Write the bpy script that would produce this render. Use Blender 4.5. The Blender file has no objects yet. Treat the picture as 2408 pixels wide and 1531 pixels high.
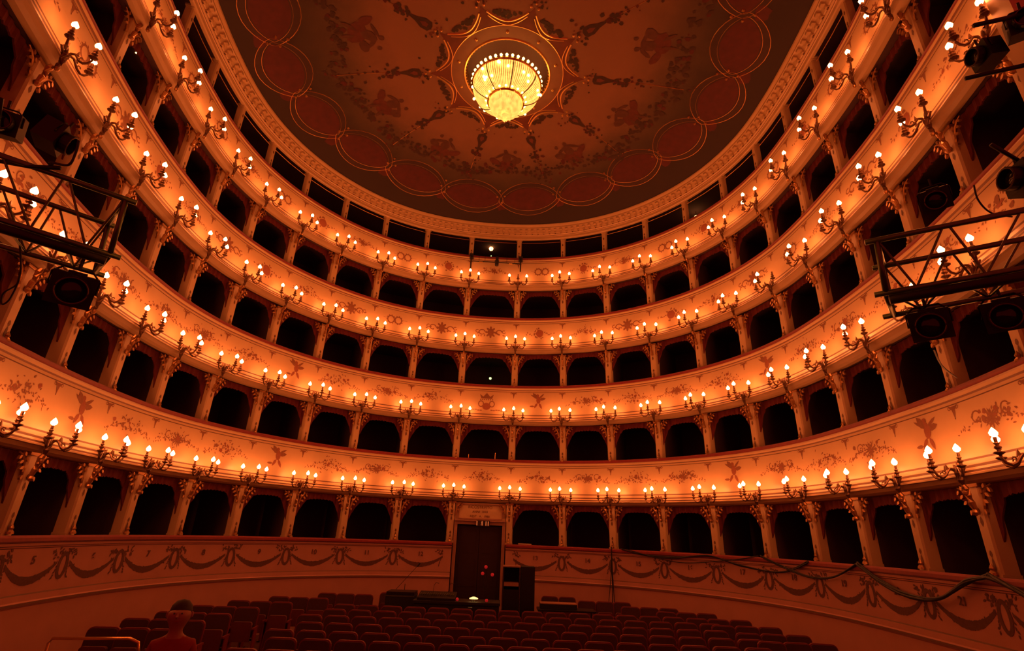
import bpy, bmesh, math, random
from mathutils import Vector, Matrix
PI=math.pi
sc=bpy.context.scene
# ------------------------------------------------------------------ camera
CAMH=2.6; FPX=1209.1; PITCH=0.3853; ROLL=0.0397
cam=bpy.data.cameras.new('camera'); cam.sensor_width=36; cam.lens=FPX/2408*36; cam.clip_end=200; cam.clip_start=.05
co=bpy.data.objects.new('camera',cam); sc.collection.objects.link(co); sc.camera=co
_f=Vector((0,math.cos(PITCH),math.sin(PITCH))); _rt=Vector((1,0,0)); _up=Vector((0,-math.sin(PITCH),math.cos(PITCH)))
CR=math.cos(ROLL)*_rt+math.sin(ROLL)*_up; CU=-math.sin(ROLL)*_rt+math.cos(ROLL)*_up
M=Matrix(((CR.x,CU.x,-_f.x,0),(CR.y,CU.y,-_f.y,0),(CR.z,CU.z,-_f.z,CAMH),(0,0,0,1)))
co.matrix_world=M
def inframe(p,m=60):
    d=Vector(p)-Vector((0,0,CAMH)); z=d.dot(_f)
    if z<.3: return False
    u=1204+FPX*d.dot(CR)/z; v=765.5-FPX*d.dot(CU)/z
    return -m<u<2408+m and -m<v<1531+m
# ------------------------------------------------------------------ world and exposure
w=bpy.data.worlds.new('world'); sc.world=w; w.use_nodes=True
w.node_tree.nodes['Background'].inputs[0].default_value=(1,.050,.030,1)
w.node_tree.nodes['Background'].inputs[1].default_value=.30
sc.view_settings.view_transform='Standard'; sc.view_settings.look='None'
sc.view_settings.exposure=0.0; sc.view_settings.gamma=1.0; sc.view_settings.use_curve_mapping=False
sc.cycles.max_bounces=6; sc.cycles.diffuse_bounces=4; sc.cycles.use_denoising=True
sc.cycles.sample_clamp_indirect=4
LAMP_COL=(1,.222,.055); LAMP_STR=90.0
# ------------------------------------------------------------------ materials
MATS={}
def mat(name,col,rough=.6,metal=0,emit=None,estr=0,noise=0,nscale=8,spec=.5,sheen=0):
    m=bpy.data.materials.new(name); m.use_nodes=True; nt=m.node_tree; b=nt.nodes['Principled BSDF']
    b.inputs['Base Color'].default_value=(*col,1); b.inputs['Roughness'].default_value=rough; b.inputs['Metallic'].default_value=metal
    b.inputs['Specular IOR Level'].default_value=spec
    if sheen: b.inputs['Sheen Weight'].default_value=sheen
    if noise:
        tc=nt.nodes.new('ShaderNodeTexCoord'); n=nt.nodes.new('ShaderNodeTexNoise'); n.inputs['Scale'].default_value=nscale; n.inputs['Detail'].default_value=4
        mx=nt.nodes.new('ShaderNodeMix'); mx.data_type='RGBA'
        mx.inputs['A'].default_value=(*[c*(1-noise) for c in col],1); mx.inputs['B'].default_value=(*[min(1,c*(1+noise*.6)) for c in col],1)
        nt.links.new(tc.outputs['Object'],n.inputs['Vector']); nt.links.new(n.outputs['Fac'],mx.inputs['Factor']); nt.links.new(mx.outputs['Result'],b.inputs['Base Color'])
    if emit: b.inputs['Emission Color'].default_value=(*emit,1); b.inputs['Emission Strength'].default_value=estr
    MATS[name]=m; return m
mat('cream',(.56,.40,.22),.38,noise=.12,nscale=3)
mat('plaster',(.50,.25,.20),.7,noise=.15,nscale=2.5)
mat('paint_line',(.14,.06,.03),.6)
mat('paint_flower',(.24,.10,.05),.7,noise=.3,nscale=30)
mat('paint_rose',(.29,.095,.05),.7,noise=.3,nscale=30)
mat('garland',(.13,.055,.035),.7,noise=.4,nscale=25)
mat('gilt',(.42,.21,.07),.32,.6,noise=.25,nscale=20)
mat('bronze',(.16,.075,.03),.42,.45,noise=.3,nscale=20)
mat('candle',(.30,.15,.07),.5)
mat('velvet',(.22,.008,.012),.8,sheen=.3,noise=.3,nscale=12)
mat('pelmet',(.13,.012,.010),.85,noise=.35,nscale=10)
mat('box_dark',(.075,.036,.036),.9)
mat('box_red',(.10,.012,.010),.9,noise=.3)
mat('floor_dark',(.08,.02,.015),.8,noise=.3)
mat('seat_back',(.05,.006,.010),.75,sheen=.15,noise=.25,nscale=14)
mat('seat_pad',(.12,.010,.012),.8,sheen=.2,noise=.25,nscale=14)
mat('seat_trim',(.17,.012,.016),.55)
mat('black_metal',(.013,.011,.009),.45,.3,noise=.3,nscale=14)
mat('truss_metal',(.14,.20,.09),.30,.75,noise=.3,nscale=14)
mat('black',(.012,.009,.009),.8)
mat('cable',(.013,.010,.010),.6)
mat('brass',(.85,.50,.18),.30,.95)
mat('wood_dark',(.022,.007,.006),.5,noise=.3,nscale=6)
mat('skin',(.32,.13,.09),.6,noise=.1)
mat('shirt',(.26,.015,.012),.8,noise=.2)
mat('trousers',(.05,.02,.02),.8)
mat('hair',(.03,.015,.01),.7)
mat('paper',(.55,.42,.3),.7,noise=.1)
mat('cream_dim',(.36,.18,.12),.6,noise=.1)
mat('moon_lamp',(1,.8,.5),.5,emit=(1,.42,.12),estr=9)
mat('green_lamp',(.6,.9,.4),.5,emit=(.55,1,.25),estr=3)
mat('red_led',(.5,.03,.03),.5,emit=(1,.02,.03),estr=.16)
mat('desk_lamp_glow',(1,.7,.3),.5,emit=(1,.5,.14),estr=3)
mat('lens',(.02,.015,.012),.12,.2)
mat('sign_dark',(.03,.015,.01),.5)
mat('sign_pale',(.7,.5,.3),.5,emit=(1,.35,.12),estr=.12)
bm_=mat('bulb',(1,.8,.5),.4,emit=LAMP_COL,estr=LAMP_STR)
# ceiling painting ground: colour follows the painted zones (attribute 'zone', 0 outer border .. 1 centre)
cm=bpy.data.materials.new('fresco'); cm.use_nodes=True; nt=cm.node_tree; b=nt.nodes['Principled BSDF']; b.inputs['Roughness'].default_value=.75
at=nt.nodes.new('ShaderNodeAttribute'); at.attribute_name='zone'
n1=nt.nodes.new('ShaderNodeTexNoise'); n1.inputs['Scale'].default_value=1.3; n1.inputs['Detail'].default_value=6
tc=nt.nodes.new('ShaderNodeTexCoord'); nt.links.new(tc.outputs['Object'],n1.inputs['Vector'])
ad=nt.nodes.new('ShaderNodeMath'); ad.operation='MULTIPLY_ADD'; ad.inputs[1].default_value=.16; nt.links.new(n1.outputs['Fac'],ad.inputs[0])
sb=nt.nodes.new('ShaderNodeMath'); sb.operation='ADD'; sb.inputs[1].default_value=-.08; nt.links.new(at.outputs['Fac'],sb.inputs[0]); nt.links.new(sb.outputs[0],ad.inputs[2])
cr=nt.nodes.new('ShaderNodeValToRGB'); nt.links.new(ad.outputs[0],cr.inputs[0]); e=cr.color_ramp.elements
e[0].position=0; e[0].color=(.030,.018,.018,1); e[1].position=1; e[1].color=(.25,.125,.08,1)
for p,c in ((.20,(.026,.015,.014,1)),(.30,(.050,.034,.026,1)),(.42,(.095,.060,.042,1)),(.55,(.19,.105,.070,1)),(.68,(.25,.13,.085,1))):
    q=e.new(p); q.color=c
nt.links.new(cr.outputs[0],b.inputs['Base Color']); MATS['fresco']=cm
mat('fresco_red',(.085,.010,.014),.7,noise=.45,nscale=5)
mat('fresco_star',(.16,.04,.03),.7,noise=.45,nscale=4)
mat('fresco_brown',(.045,.020,.018),.7,noise=.4,nscale=5)
mat('fresco_dark',(.05,.022,.018),.7,noise=.5,nscale=9)
mat('fresco_figure',(.10,.038,.028),.7,noise=.5,nscale=7)
mat('fresco_drape',(.12,.028,.024),.7,noise=.5,nscale=7)
mat('rosette',(.22,.10,.06),.6,noise=.2,nscale=4)
mat('recess',(.12,.07,.08),.6)
# crystal strands of the chandelier: lit glass, striped
ch=bpy.data.materials.new('crystal'); ch.use_nodes=True; nt=ch.node_tree; b=nt.nodes['Principled BSDF']
at=nt.nodes.new('ShaderNodeAttribute'); at.attribute_name='zone'
ml=nt.nodes.new('ShaderNodeMath'); ml.operation='MULTIPLY'; ml.inputs[1].default_value=2*PI*96; nt.links.new(at.outputs['Fac'],ml.inputs[0])
sn=nt.nodes.new('ShaderNodeMath'); sn.operation='SINE'; nt.links.new(ml.outputs[0],sn.inputs[0])
n1=nt.nodes.new('ShaderNodeTexNoise'); n1.inputs['Scale'].default_value=9; tc=nt.nodes.new('ShaderNodeTexCoord'); nt.links.new(tc.outputs['Object'],n1.inputs['Vector'])
ms=nt.nodes.new('ShaderNodeMath'); ms.operation='MULTIPLY_ADD'; ms.inputs[1].default_value=.38; nt.links.new(sn.outputs[0],ms.inputs[0]); nt.links.new(n1.outputs['Fac'],ms.inputs[2])
mp=nt.nodes.new('ShaderNodeMapRange'); mp.inputs['From Min'].default_value=.1; mp.inputs['From Max'].default_value=.9; mp.inputs['To Min'].default_value=.45; mp.inputs['To Max'].default_value=2.6
nt.links.new(ms.outputs[0],mp.inputs['Value']); nt.links.new(mp.outputs[0],b.inputs['Emission Strength'])
b.inputs['Emission Color'].default_value=(1,.46,.085,1); b.inputs['Base Color'].default_value=(.8,.6,.3,1); b.inputs['Roughness'].default_value=.2
MATS['crystal']=ch
mat('gold_leaf',(.85,.5,.18),.28,.7)
mat('chandelier_bulb',(1,.8,.5),.4,emit=(1,.40,.08),estr=14)
# ------------------------------------------------------------------ mesh helpers
COL=sc.collection
class MB:
    def __init__(s): s.v=[]; s.f=[]; s.m=[]; s.mats=[]
    def mi(s,n):
        if n not in s.mats: s.mats.append(n)
        return s.mats.index(n)
    def add(s,vs,fs,m):
        o=len(s.v); s.v+= [tuple(v) for v in vs]; k=s.mi(m)
        for f in fs: s.f.append(tuple(i+o for i in f)); s.m.append(k)
    def box(s,c,d,m,mx=None):
        x,y,z=c; a,b,h=d[0]/2,d[1]/2,d[2]/2
        vs=[Vector((x+i*a,y+j*b,z+k*h)) for i in(-1,1) for j in(-1,1) for k in(-1,1)]
        if mx: vs=[mx@v for v in vs]
        s.add(vs,[(0,1,3,2),(4,6,7,5),(0,4,5,1),(2,3,7,6),(0,2,6,4),(1,5,7,3)],m)
    def tube(s,pts,r,m,seg=6,close=False,caps=True):
        pts=[Vector(p) for p in pts]; n=len(pts); rr=r if isinstance(r,(list,tuple)) else [r]*n; vs=[]
        for i,p in enumerate(pts):
            a=pts[(i-1)%n] if (i or close) else p; c=pts[(i+1)%n] if (i<n-1 or close) else p
            t=(c-a); t=t.normalized() if t.length>1e-9 else Vector((0,0,1))
            u=t.cross(Vector((0,0,1)));
            if u.length<.15: u=t.cross(Vector((1,0,0)))
            u.normalize(); v=t.cross(u)
            for k in range(seg):
                an=2*PI*k/seg; vs.append(p+(u*math.cos(an)+v*math.sin(an))*rr[i])
        fs=[]
        for i in range(n if close else n-1):
            j=(i+1)%n
            for k in range(seg): l=(k+1)%seg; fs.append((i*seg+k,i*seg+l,j*seg+l,j*seg+k))
        if caps and not close: fs.append(tuple(range(seg-1,-1,-1))); fs.append(tuple((n-1)*seg+k for k in range(seg)))
        s.add(vs,fs,m)
    def lathe(s,prof,m,seg=12,c=(0,0,0),mx=None,arc=None):
        vs=[];n=len(prof)
        for k in range(seg):
            an=2*PI*k/seg
            for r,z in prof:
                v=Vector((c[0]+r*math.cos(an),c[1]+r*math.sin(an),c[2]+z)); vs.append(mx@v if mx else v)
        fs=[]
        for k in range(seg):
            l=(k+1)%seg
            for i in range(n-1): fs.append((k*n+i,l*n+i,l*n+i+1,k*n+i+1))
        s.add(vs,fs,m)
    def prism(s,poly,t0,t1,m,f):   # poly in (a,b), extruded t0..t1; f(a,b,t)->point
        n=len(poly); vs=[f(a,b,t0) for a,b in poly]+[f(a,b,t1) for a,b in poly]
        s.add(vs,[tuple(range(n-1,-1,-1)),tuple(range(n,2*n))]+[(i,(i+1)%n,n+(i+1)%n,n+i) for i in range(n)],m)
    def mesh(s,name,smooth=False):
        me=bpy.data.meshes.new(name); me.from_pydata(s.v,[],s.f)
        for n in s.mats: me.materials.append(MATS[n])
        me.polygons.foreach_set('material_index',s.m)
        if smooth: me.polygons.foreach_set('use_smooth',[True]*len(s.f))
        me.update(); return me
    def build(s,name,parent=None,smooth=False,fix=False):
        me=s.mesh(name,smooth)
        if fix:
            b=bmesh.new(); b.from_mesh(me); bmesh.ops.recalc_face_normals(b,faces=b.faces); b.to_mesh(me); b.free()
        o=bpy.data.objects.new(name,me); COL.objects.link(o)
        if parent: o.parent=parent
        return o
def empty(name,loc=(0,0,0),rz=0,label=None,cat=None,group=None):
    o=bpy.data.objects.new(name,None); o.empty_display_size=.1; COL.objects.link(o); o.location=loc; o.rotation_euler=(0,0,rz)
    tag(o,label,cat,group); return o
def tag(o,label=None,cat=None,group=None,kind=None):
    if label: o['label']=label
    if cat: o['category']=cat
    if group: o['group']=group
    if kind: o['kind']=kind
    return o
KIDS={}
def copy_tree(o,parent=None):
    c=o.copy(); COL.objects.link(c)
    if parent: c.parent=parent
    for ch_ in KIDS.setdefault(o.name,list(o.children)): copy_tree(ch_,c)
    return c
ORD=['first','second','third','fourth','fifth','sixth','seventh','eighth','ninth','tenth','eleventh','twelfth','thirteenth','fourteenth','fifteenth','sixteenth','seventeenth','eighteenth']
# ------------------------------------------------------------------ plan of the horseshoe (pillar positions, left to right)
PX=[-5.9,-6.45,-6.92,-7.307,-7.607,-7.788,-7.815,-7.56,-6.962,-6.045,-4.85,-3.408,-1.721,0.162,1.872,3.383,4.702,5.77,6.525,6.943,7.05,7.004,6.875,6.608,6.27,5.87]
PY=[2.85,4.2,5.58,6.995,8.425,9.893,11.364,12.838,14.26,15.551,16.62,17.377,17.789,17.879,17.637,17.045,16.129,14.945,13.581,12.12,10.625,9.137,7.65,6.187,4.75,3.35]
NP=len(PX); IL1=12; IR1=13
RAIL=[2.288,4.860,7.448,10.093,12.660]; OFF=[-.149,-.039,0,.044,.016]
def P0(s):
    i=min(max(int(math.floor(s)),0),NP-2); t=s-i
    g=lambda k:Vector((PX[k],PY[k])) if 0<=k<NP else (2*Vector((PX[0],PY[0]))-Vector((PX[1],PY[1])) if k<0 else 2*Vector((PX[-1],PY[-1]))-Vector((PX[-2],PY[-2])))
    a,b,c,d=g(i-1),g(i),g(i+1),g(i+2)
    p=.5*((2*b)+(c-a)*t+(2*a-5*b+4*c-d)*t*t+(3*b-a-3*c+d)*t**3)
    q=.5*((c-a)+2*(2*a-5*b+4*c-d)*t+3*(3*b-a-3*c+d)*t*t)
    return p,q.normalized(),q.length
def CP(s,n,z,off=0):   # n = metres inward (towards the hall)
    p,t,_=P0(s); nv=Vector((t.y,-t.x)); q=p+nv*(n-off); return Vector((q.x,q.y,z))
def frame(s,off=0,z=0,n=0):
    p,t,_=P0(s); return CP(s,n,z,off), math.atan2(t.y,t.x)   # local x = tangent (to the right), local -y = inward
def loft(mb,prof,s0,s1,z0,off,step=.125,closed=False):
    N=max(2,int(round((s1-s0)/step))); n=len(prof); vs=[]
    for i in range(N+1):
        s=s0+(s1-s0)*i/N
        for pr in prof: vs.append(CP(s,pr[0],z0+pr[1],off))
    for j in range(n-1 if not closed else n):
        k=(j+1)%n; m=prof[j][2] if len(prof[j])>2 else 'cream'
        o=len(mb.v)
        vv=[];ff=[]
        for i in range(N+1): vv+= [vs[i*n+j],vs[i*n+k]]
        for i in range(N): ff.append((2*i,2*i+2,2*i+3,2*i+1))
        mb.add(vv,ff,m)
def bayw(s): return P0(s)[2]
S0,S1=.35,NP-1.45
# ------------------------------------------------------------------ floor
mb=MB(); mb.box((0,9,-.1),(22,24,.2),'floor_dark'); tag(mb.build('floor'),kind='structure')
# ------------------------------------------------------------------ painted ornaments
def leafpoly(cx,cy,L,W,a):
    ca,sa=math.cos(a),math.sin(a)
    return [(cx+x*ca-y*sa,cy+x*sa+y*ca) for x,y in ((0,0),(L*.3,W*.5),(L*.7,W*.42),(L,0),(L*.7,-W*.42),(L*.3,-W*.5))]
def circ(cx,cy,r,ry=None,n=9,j=0,rnd=None):
    ry=ry or r
    return [(cx+math.cos(2*PI*k/n)*r*(1+(rnd.uniform(-j,j) if rnd else 0)),cy+math.sin(2*PI*k/n)*ry*(1+(rnd.uniform(-j,j) if rnd else 0))) for k in range(n)]
def ringq(cx,cy,r,ry,w,n=18,rnd=None,a0=0,a1=2*PI):
    out=[]
    for k in range(n):
        a=a0+(a1-a0)*k/n; b=a0+(a1-a0)*(k+1)/n
        out.append([(cx+math.cos(a)*(r-w/2),cy+math.sin(a)*(ry-w/2)),(cx+math.cos(b)*(r-w/2),cy+math.sin(b)*(ry-w/2)),(cx+math.cos(b)*(r+w/2),cy+math.sin(b)*(ry+w/2)),(cx+math.cos(a)*(r+w/2),cy+math.sin(a)*(ry+w/2))])
    return out
def o_bouquet(R,wd=.36,ht=.13):
    S=[]
    for i in range(64):
        x=max(-wd,min(wd,R.gauss(0,wd*.45))); y=R.gauss(0,ht*.48)*(1-.55*abs(x)/wd)-.07*(abs(x)/wd)**2
        S.append(('paint_flower',leafpoly(x,y,R.uniform(.022,.045),R.uniform(.010,.019),R.uniform(0,2*PI))))
    for i in range(9):
        x=R.gauss(0,wd*.30); y=R.gauss(0,ht*.32); S.append(('paint_rose' if i%2 else 'paint_flower',circ(x,y,R.uniform(.014,.028),n=7,j=.3,rnd=R)))
    for sg in(-1,1):
        for i in range(9): S.append(('paint_flower',leafpoly(sg*(wd*.55+i*.024),-.02-.008*i+R.uniform(-.012,.012),.03,.013,R.uniform(0,2*PI))))
    return S
def o_spray(R):
    S=o_bouquet(R,.38,.10)
    for i in range(13): S.append(('paint_flower',leafpoly(0,-.01,R.uniform(.06,.12),.018,2*PI*i/13+R.uniform(-.15,.15))))
    for sg in(-1,1):
        for q in ringq(sg*.17,.03,.05,.045,.012,9,a0=R.uniform(0,2),a1=5.5): S.append(('paint_flower',q))
    return S
def o_cartouche(R):
    S=[('paint_flower',circ(0,0,.075,.10,n=10))]
    for k in range(8): S.append(('paint_flower',leafpoly(math.cos(k*PI/4)*.06,math.sin(k*PI/4)*.08,.075,.05,k*PI/4)))
    for sg in(-1,1):
        for q in ringq(sg*.20,0.0,.07,.06,.022,12,a0=0,a1=5): S.append(('paint_flower',q))
        for q in ringq(sg*.31,.02,.04,.035,.016,9,a0=1,a1=6): S.append(('paint_flower',q))
        for i in range(5): S.append(('paint_flower',leafpoly(sg*(.12+i*.05),-.05+R.uniform(-.02,.03),.06,.022,R.uniform(0,2*PI))))
    return S
def o_wreaths(R):
    S=[]
    for sg in(-1,1):
        for q in ringq(sg*.085,0,.075,.085,.026,14): S.append(('paint_flower',q))
        for i in range(10):
            a=i*PI/5; S.append(('paint_flower',leafpoly(sg*.085+.085*math.cos(a),.095*math.sin(a),.035,.018,a+1)))
        for i in range(4): S.append(('paint_line',leafpoly(sg*(.17+.03*i),.02,.03,.008,0)))
    return S
def o_cherub(R):
    S=[('paint_rose',circ(.0,.12,.032,n=9)),('paint_rose',circ(.02,.03,.045,.075,n=10)),('paint_flower',leafpoly(.03,.06,.15,.035,.6+R.uniform(-.3,.3))),('paint_flower',leafpoly(-.02,.07,.14,.03,2.6)),
       ('paint_rose',leafpoly(.03,-.03,.14,.045,-1.1)),('paint_rose',leafpoly(.0,-.03,.13,.045,-2.1)),('paint_flower',leafpoly(.0,.05,.16,.07,2.2)),('paint_flower',leafpoly(.04,.04,.13,.06,.2)),
       ('paint_flower',leafpoly(-.06,-.10,.10,.035,PI))]
    return S
def o_round(R):
    S=[('paint_rose',circ(0,0,.09,.10,n=12,j=.12,rnd=R))]
    for i in range(16):
        a=R.uniform(0,2*PI); S.append(('paint_flower',leafpoly(.10*math.cos(a),.11*math.sin(a),.05,.025,a+R.uniform(-1,1))))
    for sg in(-1,1):
        for i in range(6): S.append(('paint_flower',leafpoly(sg*(.14+.035*i),R.uniform(-.03,.02),.045,.02,R.uniform(0,6))))
    return S
def o_crown(R):
    S=[('paint_rose',circ(0,-.13,.085,.075,n=12)),('paint_flower',[(-.11,.03),(.11,.03),(.14,.12),(.07,.07),(.0,.15),(-.07,.07),(-.14,.12)])]
    for i in range(7): S.append(('paint_line',circ(-.12+.04*i,.01,.013,n=6)))
    for sg in(-1,1):
        for i in range(7): S.append(('paint_flower',leafpoly(sg*(.08+.05*i),-.21+R.uniform(-.01,.01),.06,.02,0 if sg>0 else PI)))
        for q in ringq(sg*.11,-.08,.05,.06,.02,10): S.append(('paint_flower',q))
    return S
def o_pendant(R):
    S=[('paint_flower',[(-.10,.0),(.10,.0),(.045,-.05),(-.045,-.05)]),('paint_flower',[(-.035,-.05),(.035,-.05),(.008,-.17),(-.008,-.17)]),('paint_line',circ(0,-.185,.012,.02,n=6))]
    for sg in(-1,1):
        for q in ringq(sg*.085,-.02,.03,.028,.012,8): S.append(('paint_flower',q))
    return S
def pnl(v):   # panel profile: inward distance at height v below the rail
    T=[(-.13,.045),(-.50,.055),(-.80,.085),(-1.04,.105)]
    for (a,na),(b,nb) in zip(T,T[1:]):
        if v>=b: return na+(nb-na)*(a-v)/(a-b)
    return .105
def stamp(mb,shapes,s,v0,z0,off,nf,lift=.004,sc_=1.0):
    w_=bayw(s)
    for m,poly in shapes:
        mb.add([CP(s+a*sc_/w_,nf(v0+b*sc_)+lift,z0+v0+b*sc_,off) for a,b in poly],[tuple(range(len(poly)))],m)
# ------------------------------------------------------------------ balcony fronts
FP=[(-.005,-.03,'cream'),(.075,-.03,'cream'),(.085,-.06,'cream'),(.07,-.10,'paint_line'),(.047,-.122,'cream'),(.045,-.165,'paint_line'),(.046,-.182,'cream'),(.055,-.50,'cream'),(.085,-.80,'cream'),(.103,-.995,'paint_line'),(.106,-1.025,'cream'),
    (.108,-1.085,'cream'),(.135,-1.095,'paint_line'),(.137,-1.13,'cream'),(.145,-1.16,'cream'),(.175,-1.17,'paint_line'),(.178,-1.20,'cream'),(.195,-1.21,'cream'),(.195,-1.235,'cream'),(.165,-1.245,'cream'),(.13,-1.30,'cream'),(.07,-1.335,'cream'),(-.0,-1.345,'cream'),(-.02,-1.345,'cream'),(-.02,-.95,'box_dark'),(-.005,-.95,'box_dark')]
TIERN=['ground','first','second','third','top']
R=random.Random(7)
PATT={1:[o_bouquet,o_spray],2:[o_spray,o_bouquet],3:[o_cartouche,o_round,o_bouquet],4:[o_round,o_spray,o_wreaths]}
SPECIAL={(1,12):o_bouquet,(2,12):o_crown,(2,13):o_cherub,(2,8):o_cherub,(1,8):o_cherub,(1,4):o_cherub,(1,17):o_cherub,(1,21):o_cherub,(2,18):o_cherub,(3,11):o_cartouche,(3,10):o_wreaths,(3,19):o_wreaths,(4,13):o_wreaths,(4,21):o_wreaths,(4,5):o_wreaths,(3,2):o_wreaths}
for l in range(1,5):
    root=empty('balcony_front',(0,0,0),0,'curved cream balcony front with painted ornaments, '+{1:'lowest of the four',2:'second from the bottom',3:'third from the bottom',4:'highest, right below the gallery'}[l],'balcony','balcony fronts')
    mb=MB(); loft(mb,FP,S0,S1,RAIL[l],OFF[l])
    for i in range(NP-1):
        fn=SPECIAL.get((l,i)) or PATT[l][(i*7+l)%len(PATT[l])]
        if S0<i+.5<S1: stamp(mb,fn(R),i+.5+R.uniform(-.03,.03),-.56+(.06 if l in(1,2) else 0),RAIL[l],OFF[l],pnl,sc_=1.75 if l<3 else 1.6)
        if S0+.2<i<S1: stamp(mb,o_pendant(R),i,-.20,RAIL[l],OFF[l],pnl)
    mb.build('front_panel',root)
    mb=MB(); loft(mb,[(-.0,-.028,'velvet'),(-.004,.045,'velvet'),(.012,.068,'velvet'),(.045,.068,'velvet'),(.070,.045,'velvet'),(.076,.0,'velvet'),(.066,-.028,'velvet')],S0,S1,RAIL[l],OFF[l],closed=True)
    mb.build('velvet_handrail',root,smooth=True)
# ground tier parapet (two runs, either side of the door)
FG=[(-.005,-.10,'plaster'),(.07,-.10,'plaster'),(.07,-.14,'paint_line'),(.055,-.15,'plaster'),(.05,-.17,'paint_line'),(.035,-.18,'plaster'),(.035,-.84,'paint_line'),(.05,-.86,'plaster'),(.055,-.95,'plaster'),(.075,-.97,'paint_line'),(.08,-1.01,'plaster'),(.05,-1.04,'plaster'),(.05,-1.10,'plaster'),(.05,-2.29,'plaster'),(-.005,-2.29,'plaster')]
DL,DR=IL1+.045,IR1-.045
def g_fn(v): return .037
def swag(R,s,half,side=1):   # one swag from pillar s to s+1
    S=[]; w_=bayw(s+.5); x0,x1=.10/w_,1-.10/w_
    return S
for nm,a,bb in(('left',S0,DL),('right',DR,S1)):
    root=empty('parapet',(0,0,0),0,'pale parapet wall of the ground boxes painted with leaf swags, '+nm+' of the dark entrance','parapet','ground box parapets')
    mb=MB(); loft(mb,FG,a,bb,RAIL[0],OFF[0])
    e=CP(a if nm=='right' else bb,0,0,OFF[0])
    for i in range(NP-1):
        if i+.5<a or i+.5>bb: continue
        w_=bayw(i+.5); N=26
        for k in range(N):
            def P(t):
                u=-.5+t; v=-.28-.38*(1-(2*t-1)**2); return u,v
            t0=.10+.80*k/N; t1=.10+.80*(k+1)/N; u0,v0=P(t0); u1,v1=P(t1)
            h0=.022+.040*math.sin(PI*t0)**1.5; h1=.022+.040*math.sin(PI*t1)**1.5
            r1,r2=R.uniform(-.006,.008),R.uniform(-.006,.008)
            mb.add([CP(i+.5+u,.039,RAIL[0]+v,OFF[0]) for u,v in((u0,v0-h0-r1),(u1,v1-h1-r2),(u1,v1+h1+r1),(u0,v0+h0+r2))],[(0,1,2,3)],'garland')
            if k%2: stamp(mb,[('garland',leafpoly(0,0,.07,.03,R.uniform(0,6)))],i+.5+u0,v0,RAIL[0],OFF[0],g_fn)
    for i in range(NP):
        if i<a-.2 or i>bb+.2: continue
        s=i; S=[]
        end=(i in(IL1,IR1))
        if not end:
            for q in ringq(0,-.07,.095,.19,.065,16): S.append(('garland',q))
        for sg in(-1,1):
            if end and sg==(1 if i==IL1 else -1): continue
            for k in range(16): S.append(('garland',leafpoly(sg*(.05+R.uniform(0,.23)),.12+R.uniform(-.05,.06),.07,.03,R.uniform(0,6))))
            for k in range(6): S.append(('garland',leafpoly(sg*(.10+.012*k),-.02-.045*k,.06,.03,-PI/2+sg*.6+R.uniform(-.5,.5))))
        if end:
            sg=-1 if i==IL1 else 1; S=[(m,[(x+sg*.12,y) for x,y in p]) for m,p in S]
        stamp(mb,S,s,-.40,RAIL[0],OFF[0],g_fn)
    mb.build('parapet_wall',root)
    mb=MB(); loft(mb,[(-.03,-.095,'velvet'),(-.04,-.02,'velvet'),(-.01,.012,'velvet'),(.06,.012,'velvet'),(.10,-.02,'velvet'),(.105,-.07,'velvet'),(.08,-.095,'velvet')],a,bb,RAIL[0],OFF[0],closed=True)
    mb.build('velvet_handrail',root,smooth=True)
    # painted box numbers
    for i in range(NP-1):
        if i+.5<a or i+.5>bb: continue
        num=str(12-(11-i)) if i<=11 else str(13+(i-13))
        cu=bpy.data.curves.new('number','FONT'); cu.body=num; cu.size=.17; cu.offset=.004; cu.align_x='CENTER'; cu.align_y='CENTER'; cu.extrude=.001
        to=bpy.data.objects.new('t',cu); me=bpy.data.meshes.new_from_object(to); bpy.data.objects.remove(to)
        me.materials.clear(); me.materials.append(MATS['garland'])
        o=bpy.data.objects.new('painted_number',me); COL.objects.link(o); o.parent=root
        p,an=frame(i+.5,OFF[0],RAIL[0]-.36,.046); o.location=p; o.rotation_euler=(PI/2,0,an)
# ------------------------------------------------------------------ box slabs, rear wall, partitions
BD=1.75
def slab(name,z0,z1,off,n0,n1,m):
    mb=MB(); loft(mb,[(n0,z0,m),(n0,z1,m),(n1,z1,m),(n1,z0,m)],S0,S1,0,off,closed=True); return tag(mb.build(name),kind='structure')
for l in range(5):
    top=(RAIL[l+1]-1.34) if l<4 else 14.55
    zf=RAIL[l]-.95 if l else 1.3
    zb=(RAIL[l]-1.335) if l else 1.2
    if l==0:
        for a,bb in((S0,IL1-.02),(IR1+.02,S1)):
            mb=MB(); loft(mb,[(-.03,1.2,'box_dark'),(-.03,1.3,'box_dark'),(-BD,1.3,'box_dark'),(-BD,1.2,'box_dark')],a,bb,0,OFF[0],closed=True); tag(mb.build('floor_boxes'),kind='structure')
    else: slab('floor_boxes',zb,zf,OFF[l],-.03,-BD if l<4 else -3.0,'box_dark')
    # partitions behind each pillar
    if l<4:
        for i in range(1,NP-1):
            z0=zf+.002 if l else 1.302
            if l==0 and i in(IL1,IR1): z0=.0
            if not inframe(CP(i,-.3,(z0+top)/2,OFF[l]),260): continue
            p,an=frame(i,OFF[l],0,0); mb=MB(); mb.box((0,(.26+BD)/2,(z0+top-.004)/2),(.08,BD-.27,top-.006-z0),'box_dark')
            o=mb.build('box_partition'); o.location=p; o.rotation_euler=(0,0,an); tag(o,kind='structure')
mb=MB(); loft(mb,[(-BD-.02,0,'box_dark'),(-BD-.02,11.3,'box_dark'),(-BD-.15,11.3,'box_dark'),(-BD-.15,0,'box_dark')],S0,S1,0,0,closed=True); tag(mb.build('wall_rear'),kind='structure')
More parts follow.
